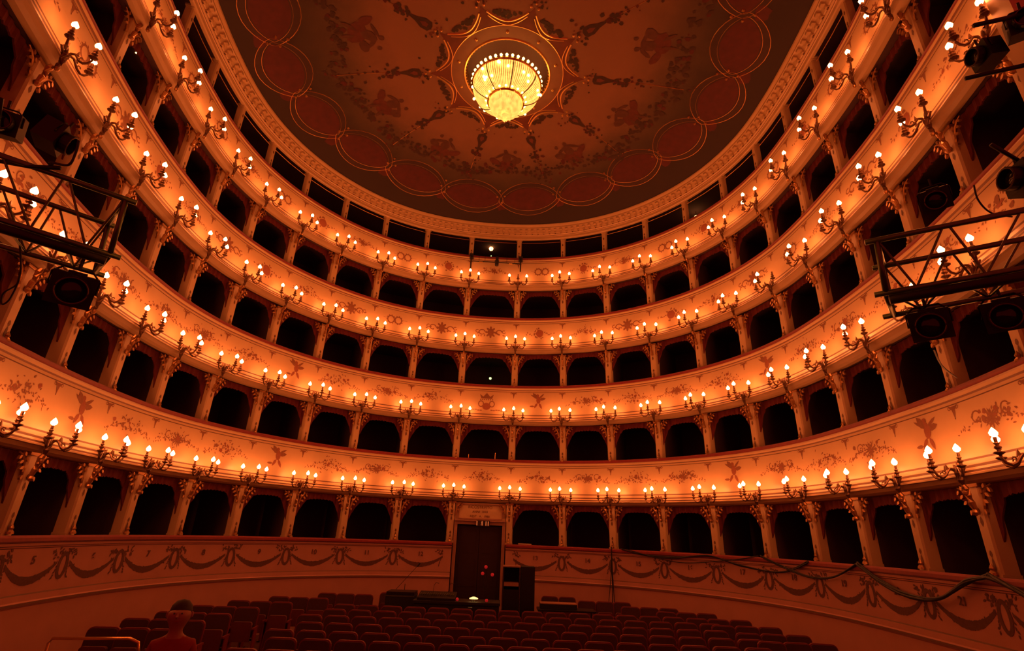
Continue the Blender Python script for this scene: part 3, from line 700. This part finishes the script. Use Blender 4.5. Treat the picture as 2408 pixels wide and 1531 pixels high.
for r_,(y,xs) in enumerate(((10.8,(4.95,5.42,5.89)),(11.66,(4.91,5.40,5.89)),(12.57,(4.77,5.28,5.77)),(13.49,(4.53,5.02,5.53)),(14.45,(4.10,4.60,5.10)),(15.2,(3.38,3.87,4.38)))):
    for k,x in enumerate(xs): SEATS.append((x,y,-.12,'right side block, %s row from front, %s from aisle'%(ORD[r_],ORD[k]),'right side seats'))
for k,x in enumerate((1.42,1.93)): SEATS.append((x,16.95,-.05,'back pair by the wall behind the folding table, %s one'%('left' if k==0 else 'right'),'back wall seats'))
for k,x in enumerate((2.38,2.88,3.36)): SEATS.append((x,16.15,-.1,'back row right of the folding table, %s from the table'%ORD[k],'back row seats'))
SEATS.append((-3.15,16.3,.1,'back row, single one left of the black desk case','back row seats'))
for x,y,rz,lb,gp in SEATS:
    o=st if fs_ else copy_tree(st); fs_=False
    o.location=(x,y-.1,0 if y<16.7 else 0); o.rotation_euler=(0,0,rz); tag(o,'dark red theatre seat, '+lb,'seat',gp)
# ------------------------------------------------------------------ pixel rays to measured places
def at(u,v,depth):
    return Vector((0,0,CAMH))+(_f+CR*((u-1204)/FPX)-CU*((v-765.5)/FPX))*depth
# ------------------------------------------------------------------ lighting trusses
def truss(name,label,A,B,r=.025,plate=True,seed=1,ext=.35):
    # A, B: lists of 4 chord ends: 0 front-top,1 back-top,2 front-bottom,3 back-bottom
    root=empty(name,(0,0,0),0,label,'truss','lighting trusses')
    E=[]
    for k in range(4):
        d=(B[k]-A[k]); E.append((A[k]-d*ext,B[k]+d.normalized()*.05))
        mb=MB(); mb.tube([E[k][0],B[k]+d.normalized()*.07],r,'truss_metal',10); mb.build('chord',root,smooth=True)
    def pt(k,f): return A[k]+(B[k]-A[k])*f
    mb=MB()
    for (i,j) in((0,2),(1,3),(2,3)):
        n=2; rr=.010
        for q in range(-1,n):
            f0,f1,f2=q/n+.02,(q+.5)/n,(q+1)/n-.02
            mb.tube([pt(i,f0),pt(j,f1)],rr,'truss_metal',7); mb.tube([pt(j,f1),pt(i,f2)],rr,'truss_metal',7)
    mb.build('diagonal_bracing',root)
    for (i,j) in((0,2),(1,3),(0,1),(2,3)):
        mb=MB(); mb.tube([pt(i,.985),pt(j,.985)],r*.95,'truss_metal',10); mb.build('end_tube',root,smooth=True)
    mb=MB(); a,b=pt(2,-.4),pt(2,.97); mx=(b-a); n_=mx.cross(Vector((0,0,1))).normalized()
    mb.tube([a+Vector((0,0,-.07)),b+Vector((0,0,-.07))],.042,'black_metal',10); mb.build('lamp_bar',root,smooth=True)
    return root
D1=4.25;D2=4.65
truss('lighting_truss','dark metal box lighting truss reaching in at the left edge of the picture',[at(0,365,D1),at(0,440,D1+.45),at(0,516,D1),at(0,578,D1+.45)],[at(300,470,D2),at(258,529,D2+.5),at(262,600,D2),at(226,643,D2+.5)])
truss('lighting_truss','dark metal box lighting truss reaching in at the right edge of the picture',[at(2408,494,4.1),at(2408,562,4.5),at(2408,630,4.1),at(2408,683,4.5)],[at(2056,566,4.5),at(2072,627,4.95),at(2079,690,4.5),at(2097,742,4.95)])
# ------------------------------------------------------------------ stage lanterns
def lantern(loc,aim,label,k=1.0,name='stage_lantern'):
    t=empty(name,loc,0,label,'stage lantern','stage lanterns'); t.rotation_euler=Vector(aim).to_track_quat('-Y','Z').to_euler()
    mb=MB(); mx=Matrix.Rotation(PI/2,4,'X')
    mb.lathe([(0,-.30*k),(.10*k,-.29*k),(.13*k,-.22*k),(.13*k,-.02*k),(.15*k,.0),(.15*k,.10*k),(.125*k,.10*k),(.12*k,.02*k)],'black_metal',20,mx=mx); 
    mb.box((0,.14*k,0),(.38*k,.26*k,.34*k),'black_metal')
    for q in range(5): mb.box((0,(.08+.045*q)*k,.175*k),(.16*k,.012*k,.03*k),'black_metal')
    mb.build('housing',t,fix=True)
    mb=MB(); mb.lathe([(0,.05*k),(.06*k,.045*k),(.118*k,.02*k)],'lens',20,mx=mx); mb.build('lens',t,smooth=True)
    mb=MB(); mb.tube([(.134*k*math.cos(a),-.10*k,.134*k*math.sin(a)) for a in [2*PI*q/28 for q in range(28)]],.006*k,'bronze',6,close=True); mb.build('lens_ring',t)
    mb=MB(); mb.tube([(-.20*k,.08*k,0),(-.20*k,.08*k,.14*k),(-.12*k,.08*k,.22*k),(.12*k,.08*k,.22*k),(.20*k,.08*k,.14*k),(.20*k,.08*k,0)],.012*k,'black_metal',6); mb.tube([(0,.08*k,.22*k),(0,.08*k,.34*k)],.018*k,'black_metal',6); mb.build('yoke',t)
    return t
def lan(u,v,d,k,aim,label):
    p=at(u,v,d); lantern(p,(Vector((0,0,2.2))-p) if aim is None else aim,label,k)
lan(168,682,4.75,.90,None,'black round-fronted stage lantern hanging under the left truss')
lan(2188,765,4.65,.80,None,'black round-fronted stage lantern under the right truss near its free end')
lan(2366,742,4.5,.80,None,'black round-fronted stage lantern under the right truss at the picture edge')
lan(150,335,4.4,.62,(.8,.5,-.25),'black lantern standing on top of the left truss')
lan(2,285,4.4,.62,(.5,-.9,-.3),'black lantern at the far left edge above the truss')
lan(2300,132,4.9,.60,(-1,.15,-.12),'black barrel lantern at the top right with a dark flap, clear of the truss')
lan(2412,45,4.6,.62,(-.6,-.8,-.2),'black lantern cut by the top right corner of the picture')
lan(2385,420,4.6,.72,(-.95,.15,-.0),'long black lantern just above the right truss at the picture edge')
lan(2200,470,5.6,.70,None,'shadowed black lantern behind the right truss against a dark box')
# vertical pipe that carries the right hand lanterns, with its cross arms
pr=empty('lantern_boom',(0,0,0),0,'black upright pipe with side arms carrying the lanterns at the right edge','pipe')
mb=MB(); mb.tube([at(2425,-60,4.6),at(2420,700,4.6)],.03,'black_metal',8); mb.build('upright_pipe',pr,smooth=True)
for a,b_,c in((at(2270,185,4.75),at(2425,150,4.6),.02),(at(2330,340,4.6),at(2425,395,4.6),.018),(at(2290,60,4.6),at(2425,30,4.6),.02)):
    mb=MB(); mb.tube([a,b_],c,'black_metal',8); mb.build('side_arm',pr,smooth=True)
pl=empty('lantern_boom',(0,0,0),0,'black upright pipe beside the left edge carrying the upper left lantern','pipe')
mb=MB(); mb.tube([at(-20,380,4.3),at(0,230,4.3)],.025,'black_metal',8); mb.build('upright_pipe',pl,smooth=True)
mb=MB(); mb.tube([at(-22,375,4.3),at(70,392,4.33),at(142,395,4.36)],.018,'black_metal',8); mb.build('side_arm',pl,smooth=True)
# cables
def cable(pts,r,label,n=14,group='cables',name='cable',strands=1,seed=0):
    out=MB(); rr=random.Random(seed)
    def cr_(i,t):
        g=lambda k:pts[max(0,min(len(pts)-1,k))]; a,b_,c,d=g(i-1),g(i),g(i+1),g(i+2)
        return .5*((2*b_)+(c-a)*t+(2*a-5*b_+4*c-d)*t*t+(3*b_-a-3*c+d)*t**3)
    for s_ in range(strands):
        j=[Vector((rr.uniform(-1,1),rr.uniform(-1,1),rr.uniform(-1,1)))*r*1.6*(strands>1) for _ in pts]
        P=[]
        for i in range(len(pts)-1):
            for q in range(n): P.append(cr_(i,q/n)+j[i]*(1-q/n)+j[i+1]*(q/n))
        P.append(pts[-1]); out.tube(P,r,'cable',5)
    return tag(out.build(name,smooth=True),label,'cable',group)
cable([at(45,560,4.7),at(48,640,4.7),at(25,700,4.7),at(5,715,4.7),at(8,690,4.7),at(40,668,4.7),at(46,640,4.7)],.008,'looped black cable dangling below the left truss')
cable([at(2290,435,4.3),at(2300,470,4.3),at(2330,500,4.3),at(2380,510,4.3)],.007,'thin black cable drooping onto the right truss')
cable([at(115,380,4.25),at(160,388,4.2),at(178,360,4.2),at(185,330,4.2)],.010,'bent black cable below the upper left lantern')
cable([at(2195,820,5.2),at(2215,860,6.0),at(2250,888,6.5)],.010,'thin black cable hanging across a pillar under the right truss')
# heavy cable bundle hung along the right parapet
def onp(s,v,n=.12): return CP(s,n,RAIL[0]+v,OFF[0])
cable([onp(15.2,.04),onp(15.6,-.10),onp(16.2,-.12),onp(16.9,-.02),onp(17.5,-.20),onp(18.3,-.28),onp(18.9,.0)],.016,'black cable swagged along the right parapet near the entrance',strands=2,seed=2)
cable([onp(15.3,.02),onp(16.3,-.24),onp(17.3,-.10),onp(17.9,.04)],.012,'lower loop of black cable on the right parapet nearest the cable stand',strands=1,seed=5)
cable([onp(17.95,.04),onp(18.35,-.14),onp(18.9,-.30),onp(19.4,-.26),onp(19.95,.03)],.016,'double black cable loop on the right parapet, middle of its length',strands=2,seed=3)
cable([onp(19.95,.03,.16),onp(20.35,-.22,.16),onp(20.8,-.38,.17),onp(21.3,-.34,.17),onp(21.75,-.08,.16),onp(22.05,.02,.16)],.022,'thick black cable bundle sagging low on the right parapet',strands=4,seed=4)
cable([onp(22.05,.02,.17),onp(22.35,-.12,.17),onp(22.8,-.32,.18),onp(23.3,-.42,.18),onp(23.9,-.2,.17)],.024,'thick black cable bundle at the right end of the parapet',strands=5,seed=6)
# cable stand
q0=at(1428,1292,16.0); 
cs=empty('cable_drop',(0,0,0),0,'dark cables dropping from the right parapet down to the seats','cable')
mb=MB()
base=CP(15.0,.25,0,OFF[0])
for dx in(-.10,0,.05): mb.tube([CP(15.0,.13,2.36,OFF[0]),CP(15.0,.14,1.6,OFF[0])+Vector((dx*.3,0,0)),base+Vector((dx*2,0,.02))],.014,'cable',5)
mb.build('hanging_cables',cs)
# ------------------------------------------------------------------ control desk area
def boxthing(name,cat,label,c,d,m='black',parts=()):
    t=empty(name,(c[0],c[1],0),0,label,cat); mb=MB(); mb.box((0,0,c[2]),d,m); mb.build('body',t)
    for pn,pc,pd,pm in parts: mb=MB(); mb.box(pc,pd,pm); mb.build(pn,t)
    return t
boxthing('flight_case','case','black flight case left of the control desk in front of the back wall',(-2.62,15.3,.52),(.74,.6,1.04),'black',[('lid',(0,0,1.075),(.72,.6,.06),'black_metal'),('edge_trim',(0,-.305,1.01),(.74,.012,.03),'truss_metal')])
dk=empty('control_desk',(-1.12,15.0,0.08),0,'long black lighting control desk in front of the entrance','desk')
mb=MB(); mb.box((0,0,.86),(2.2,.75,.06),'black'); mb.build('desk_top',dk)
mb=MB(); mb.box((0,-.33,.43),(2.15,.03,.80),'black'); mb.build('modesty_panel',dk)
for sx in(-1,1):
    for sy in(-1,1): mb=MB(); mb.box((sx*1.04,sy*.28,.375),(.05,.05,.91),'black'); mb.build('leg',dk)
mx_=empty('mixing_console',(-1.65,15.0,.97),0,'dark mixing console with small lights on the left part of the control desk','mixing console')
mb=MB(); mb.prism([(-.3,0),(.3,0),(.3,.16),(-.3,.06)],-.48,.48,'black_metal',lambda a_,b_,c_:(c_,a_,b_)); mb.build('console_body',mx_)
mb=MB()
for k in range(16): mb.box((-.42+.056*k,0,.125),(.02,.4,.02),'truss_metal')
mb.build('fader_strips',mx_)
for sx in(-.15,.25):
    mb=MB(); mb.tube([(sx,.25,.15),(sx+.01,.26,.30),(sx+.06,.2,.37),(sx+.15,.15,.36)],.006,'black_metal',5); mb.build('gooseneck_lamp',mx_)
mic=empty('microphone_stand',(-2.62,15.6,0),0,'thin boom microphone stand leaning up beside the black flight case','stand')
mb=MB(); mb.tube([(0,0,.0),(0,0,1.25)],.009,'black_metal',6); mb.tube([(-.28,0,1.05),(.30,.1,1.72)],.007,'black_metal',6); mb.tube([(.27,.1,1.68),(.34,.1,1.77)],.02,'black_metal',8)
mb.build('boom',mic); mb=MB(); mb.lathe([(0,.03),(.12,.02),(.13,.0)],'black_metal',12); mb.build('base',mic)
lp=empty('desk_lamp',(-.70,14.8,.97),0,'low desk lamp with a bright glowing shade on the control desk','lamp')
mb=MB(); mb.lathe([(0,0),(.07,.0),(.07,.015),(.01,.02),(.01,.09)],'black_metal',10); mb.build('base',lp)
mb=MB(); mb.lathe([(0,.09),(.11,.065),(.11,.08),(.04,.11),(0,.115)],'desk_lamp_glow',14); mb.build('lamp_shade',lp)
for x,lb in((-1.12,'small red indicator lamp on the control desk left of the glowing desk lamp'),(-.37,'small red indicator lamp on the control desk right of the glowing desk lamp')):
    mb=MB(); mb.lathe([(0,-.04),(.03,-.03),(.04,0),(.03,.03),(0,.04)],'red_led',10); o=mb.build('indicator_lamp'); o.location=(x,14.8,1.01); tag(o,lb,'lamp','red indicator lamps')
for k,(x,z) in enumerate(((-.44,1.76),(-.52,1.60),(-.26,1.58))):
    mb=MB(); mb.lathe([(0,-.045),(.035,-.03),(.045,0),(.035,.03),(0,.045)],'red_led',10); mb.tube([(0,0,0),(.02,.05,-.2),(.12,.1,-(z-.9))],.006,'black_metal',5); o=mb.build('red_lamp'); o.location=(x,15.2,z)
    tag(o,'dim red reading lamp on a stalk before the dark door, '+('highest' if k==0 else 'lower left' if k==1 else 'lower right')+' of three','lamp','red stalk lamps')
rk=empty('equipment_rack',(.26,15.9,0),0,'tall black equipment rack with a pale shelf right of the entrance','rack')
mb=MB(); mb.box((0,.25,.88),(.44,.04,1.76),'black')
for sx in(-1,1): mb.box((sx*.225,0,.88),(.035,.5,1.76),'wood_dark')
mb.box((0,0,1.77),(.49,.52,.03),'cream_dim'); mb.box((0,0,.3),(.41,.5,.6),'black'); mb.build('rack_frame',rk)
mb=MB(); mb.box((0,-.05,1.33),(.40,.42,.09),'cream_dim'); mb.build('shelf_unit',rk)
mb=MB(); mb.box((0,-.03,.93),(.40,.45,.55),'black_metal'); mb.build('amplifier',rk)
sp=boxthing('loudspeaker','loudspeaker','tall black loudspeaker cabinet standing right beside the equipment rack',(.71,15.9,.89),(.38,.5,1.78),'black',[('grille',(0,-.255,.95),(.33,.012,1.6),'black_metal')])
tb=empty('folding_table',(1.70,15.2,0.08),0,'low black folding table with equipment right of the loudspeaker','table')
mb=MB(); mb.box((0,0,.74),(1.5,.6,.04),'black_metal'); mb.build('table_top',tb)
for sx in(-1,1):
    for sy in(-1,1): mb=MB(); mb.box((sx*.70,sy*.25,.32),(.03,.03,.80),'black_metal'); mb.build('leg',tb)
c1=boxthing('equipment_case','case','flat dark equipment case lying on the folding table',(1.50,15.25,.90),(.95,.4,.11),'black',[('lid_edge',(0,0,.965),(.95,.4,.015),'cream_dim')])
# tripod in front of the desk
tp=empty('tripod',(-.75,14.2,0),0,'thin dark tripod standing between the seats and the control desk','tripod')
for k in range(3):
    a=2*PI*k/3+.5; mb=MB(); mb.tube([(0,0,.85),(.28*math.cos(a),.28*math.sin(a),.01)],.010,'seat_trim',6); mb.build('leg',tp)
mb=MB(); mb.box((0,0,.88),(.10,.10,.06),'black_metal'); mb.build('head',tp)
# items in the box right of the door
p=CP(13.30,-.02,RAIL[0]+.0,OFF[0]); 
o=MB(); o.box((0,0,.025),(.42,.05,.03),'paper'); o=o.build('paper_roll'); o.location=p+Vector((0,-.02,.01)); o.rotation_euler=(0,0,frame(13.3)[1]); tag(o,'pale flat programme lying on the rail in the box right of the entrance','paper')
o=MB(); o.box((0,0,.15),(.34,.2,.30),'box_red'); o=o.build('carton'); o.location=CP(13.72,-.35,1.95,OFF[0]); o.rotation_euler=(0,0,frame(13.7)[1]); tag(o,'dull reddish carton inside the box right of the entrance','box')
o=MB(); o.box((0,0,-.01),(.5,.3,.62),'box_dark'); o=o.build('side_table'); o.location=CP(13.72,-.35,1.62,OFF[0]); o.rotation_euler=(0,0,frame(13.7)[1]); tag(o,'dark side table under the carton in the box right of the entrance','table')
# brass posts in the centre box of the lowest balcony
for s_,h,lb in((12.23,.16,'short'),(12.70,.24,'taller')):
    mb=MB(); mb.tube([(0,0,0),(0,0,h)],.012,'brass',6); mb.lathe([(0,0),(.03,0),(.03,.012),(0,.014)],'brass',8); o=mb.build('brass_post'); o.location=CP(s_,.0,RAIL[1]+.036,OFF[1]); tag(o,'%s thin brass post on the rail of the lowest balcony centre box'%lb,'post','brass posts')
# lamps inside boxes
def lampball(u,v,s,l,n,r,m,label,z=None,name='ceiling_lamp'):
    # hung in the box at depth n behind the opening
    t=None; p=None
    best=None
    for k in range(400):
        d=8+k*.05; q=at(u,v,d); e=(q-CP(s,n,q.z,OFF[l])).length
        if best is None or e<best[0]: best=(e,q)
    p=best[1]
    t=empty(name,p,0,label,'lamp')
    mb=MB(); mb.lathe([(0,-r),(r*.7,-r*.7),(r,0),(r*.7,r*.7),(0,r)],m,14); mb.build('globe',t,smooth=True)
    mb=MB(); top=(RAIL[l+1]-1.345) if l<4 else 14.11
    mb.tube([(0,0,r*.9),(0,0,max(r+.02,top-p.z))],.008,'black_metal',5); mb.build('stem',t); return t
lampball(1155,585,12.45,4,-1.6,.095,'moon_lamp','bright round lamp glowing in the centre bay of the top gallery')
lampball(1638,512,16.75,4,-1.5,.10,'moon_lamp','bright round lamp glowing in the gallery on the right')
lampball(322,123,3.25,3,-.9,.035,'moon_lamp','small bright lamp inside a box high on the left')
lampball(1153,890,12.5,2,-1.2,.05,'green_lamp','small greenish wedge lamp in the centre box of the second balcony')
lampball(1155,602,12.4,4,-1.0,.02,'green_lamp','tiny greenish lamp beneath the bright round gallery lamp')
# pipe with clamps fixed across the highest balcony front at the centre
bp=empty('lighting_bar',(0,0,0),0,'dark pipe with clamped lantern fixed across the centre of the highest balcony front','lighting bar')
a=CP(12.0,.30,RAIL[4]-.33,OFF[4]); b=CP(13.05,.30,RAIL[4]-.33,OFF[4])
mb=MB(); mb.tube([a,b],.022,'black_metal',8); mb.build('pipe',bp,smooth=True)
for f,w_ in((0,.14),(1,.16)):
    q=a+(b-a)*f; mb=MB(); mb.box((q.x,q.y+.12,q.z+.26),(w_,.26,.14),'black'); mb.box((q.x,q.y+.02,q.z-.05),(.05,.06,.55),'black'); mb.build('clamp',bp)
for f in(.16,.28,.55,.72,.88):
    q=a+(b-a)*f; mb=MB(); mb.tube([q,q+Vector((0,.05,.30))],.007,'black_metal',5); mb.build('cable_tie',bp)
q=a+(b-a)*.52; mb=MB(); mb.lathe([(0,-.14),(.07,-.13),(.08,0),(.09,.08),(0,.08)],'black',12,tuple(q+Vector((0,-.02,-.02)))); mb.box((q.x,q.y,q.z+.16),(.10,.1,.14),'black'); mb.build('lantern_body',bp)
for f in(.2,.8):
    q=a+(b-a)*f; mb=MB(); mb.box((q.x,q.y-.0,q.z-.035),(.13,.05,.03),'brass'); mb.build('bracket',bp)
# ------------------------------------------------------------------ fittings on the plain wall below
for u,v,s,lb in((165,1436,4.2,'left'),(2012,1474,21.4,'right')):
    p,an=frame(s,OFF[0],.75,.06); mb=MB(); mb.box((0,0,0),(.12,.03,.09),'garland'); o=mb.build('wall_vent'); o.location=p; o.rotation_euler=(0,0,an); tag(o,'small dark vent plate low on the plain %s wall'%lb,'vent','wall vents')
for s,lb in((3.55,'left'),(22.75,'right')):
    p,an=frame(s,OFF[0],.80,.07); t=empty('wall_sign',p,an,'small pale framed notice with dark panel on the lower %s wall near the picture edge'%lb,'sign','wall notices')
    mb=MB(); mb.box((0,0,0),(.24,.03,.34),'paper'); mb.build('plate',t); mb=MB(); mb.box((0,-.018,-.06),(.17,.008,.16),'sign_dark'); mb.build('dark_panel',t)
# brass handrail
hr=empty('handrail',(0,0,0),0,'polished brass handrail in the bottom left corner before the side seats','handrail')
A_=Vector((-5.62,7.55,1.05)); 
a=at(118,1501,7.9); b=at(312,1502,7.6); c=at(326,1531,7.6)
mb=MB(); mb.tube([a+Vector((0,0,-.9)),a+Vector((0,0,-.06)),a+Vector((.04,0,0)),b+Vector((-.04,0,0)),(b+c)/2+Vector((.03,0,.03)),c,c+Vector((0,0,-.75))],.022,'brass',10); mb.build('rail_tube',hr,smooth=True)
# proscenium pilaster at the right end of the upper balconies
root=empty('proscenium_pilaster',(0,0,0),0,'tall plain cream pilaster of the stage frame at the top right corner','pilaster')
p,an=frame(24.38,0,0,0); mb=MB(); mb.box((0,-.10,7.2),(.30,.40,14.0),'cream'); o=mb.build('pilaster_shaft',root); o.location=p; o.rotation_euler=(0,0,an)
# ------------------------------------------------------------------ person in the left aisle
def person():
    t=empty('person',(-3.42,6.30,0),.35,'person in a red shirt standing in the left aisle among the dark seats','person')
    V=[(0,0,.95),(0,.0,1.10),(0,.01,1.25),(0,.0,1.40),(0,-.01,1.49),(0,-.02,1.56),(0,-.02,1.66),(0,-.02,1.74),
       (.17,.0,1.40),(.24,.02,1.18),(.22,-.12,1.02),(-.17,.0,1.40),(-.24,.0,1.16),(-.25,-.10,.94),
       (.10,0,.90),(.12,-.02,.50),(.12,.02,.10),(.12,-.12,.05),(-.10,0,.90),(-.13,.06,.50),(-.14,.12,.10),(-.14,-.02,.05)]
    Ed=[(0,1),(1,2),(2,3),(3,4),(4,5),(5,6),(6,7),(3,8),(8,9),(9,10),(3,11),(11,12),(12,13),(0,14),(14,15),(15,16),(16,17),(0,18),(18,19),(19,20),(20,21)]
    Rr=[.15,.135,.15,.13,.062,.066,.138,.108,.06,.045,.032,.06,.045,.032,.09,.06,.045,.04,.09,.06,.045,.04]
    me=bpy.data.meshes.new('body'); me.from_pydata(V,Ed,[]); o=bpy.data.objects.new('body',me); COL.objects.link(o); o.parent=t
    sm=o.modifiers.new('s','SKIN'); 
    for i,r in enumerate(Rr): me.skin_vertices[0].data[i].radius=(r*1.15 if i in(0,1,2,3) else r,r*.8 if i in(0,1,2,3) else r)
    me.skin_vertices[0].data[0].use_root=True
    o.modifiers.new('d','SUBSURF').render_levels=2; o.modifiers['d'].levels=2
    dg=bpy.context.evaluated_depsgraph_get(); m2=bpy.data.meshes.new_from_object(o.evaluated_get(dg)); o.modifiers.clear(); o.data=m2
    m2.materials.clear()
    for n in('skin','shirt','trousers'): m2.materials.append(MATS[n])
    for p_ in m2.polygons:
        z=p_.center.z; x=abs(p_.center.x); p_.material_index=2 if z<.92 and x<.2 else (0 if z>1.47 or (x>.19 and z<1.10) else 1); p_.use_smooth=True
    # hair, nose, ears, eyes
    mb=MB(); mb.lathe([(0,.12),(.06,.105),(.098,.06),(.112,.0),(.108,-.06),(.09,-.10)],"hair",14,(0,.03,1.70)); mb.build('hair',t,smooth=True)
    mb=MB(); mb.tube([(0,-.125,1.71),(0,-.152,1.67),(0,-.13,1.655)],[.008,.016,.010],'skin',6)
    for sg in(-1,1): mb.lathe([(0,-.03),(.012,-.02),(.015,0),(.012,.025),(0,.035)],'skin',6,(sg*.115,-.01,1.675)); mb.lathe([(0,-.01),(.011,0),(0,.01)],'hair',6,(sg*.036,-.122,1.70))
    mb.box((0,-.122,1.625),(.045,.014,.010),'shirt'); mb.build('face',t)
    for sg,hp in((1,(.22,-.14,.99)),(-1,(-.25,-.12,.91))):
        mb=MB(); h=Vector(hp); mb.box(tuple(h+Vector((0,-.01,-.04))),(.035,.075,.085),'skin')
        for k in range(4): mb.tube([h+Vector((0,-.042+.021*k,-.08)),h+Vector((-sg*.008,-.045+.021*k,-.12)),h+Vector((-sg*.025,-.04+.02*k,-.15+.008*abs(k-1.5)))],[.010,.009,.007],'skin',5)
        mb.tube([h+Vector((0,-.05,-.03)),h+Vector((-sg*.01,-.08,-.06)),h+Vector((-sg*.015,-.085,-.09))],[.012,.010,.008],'skin',5)
        mb.build('hand',t)
    return t
person()
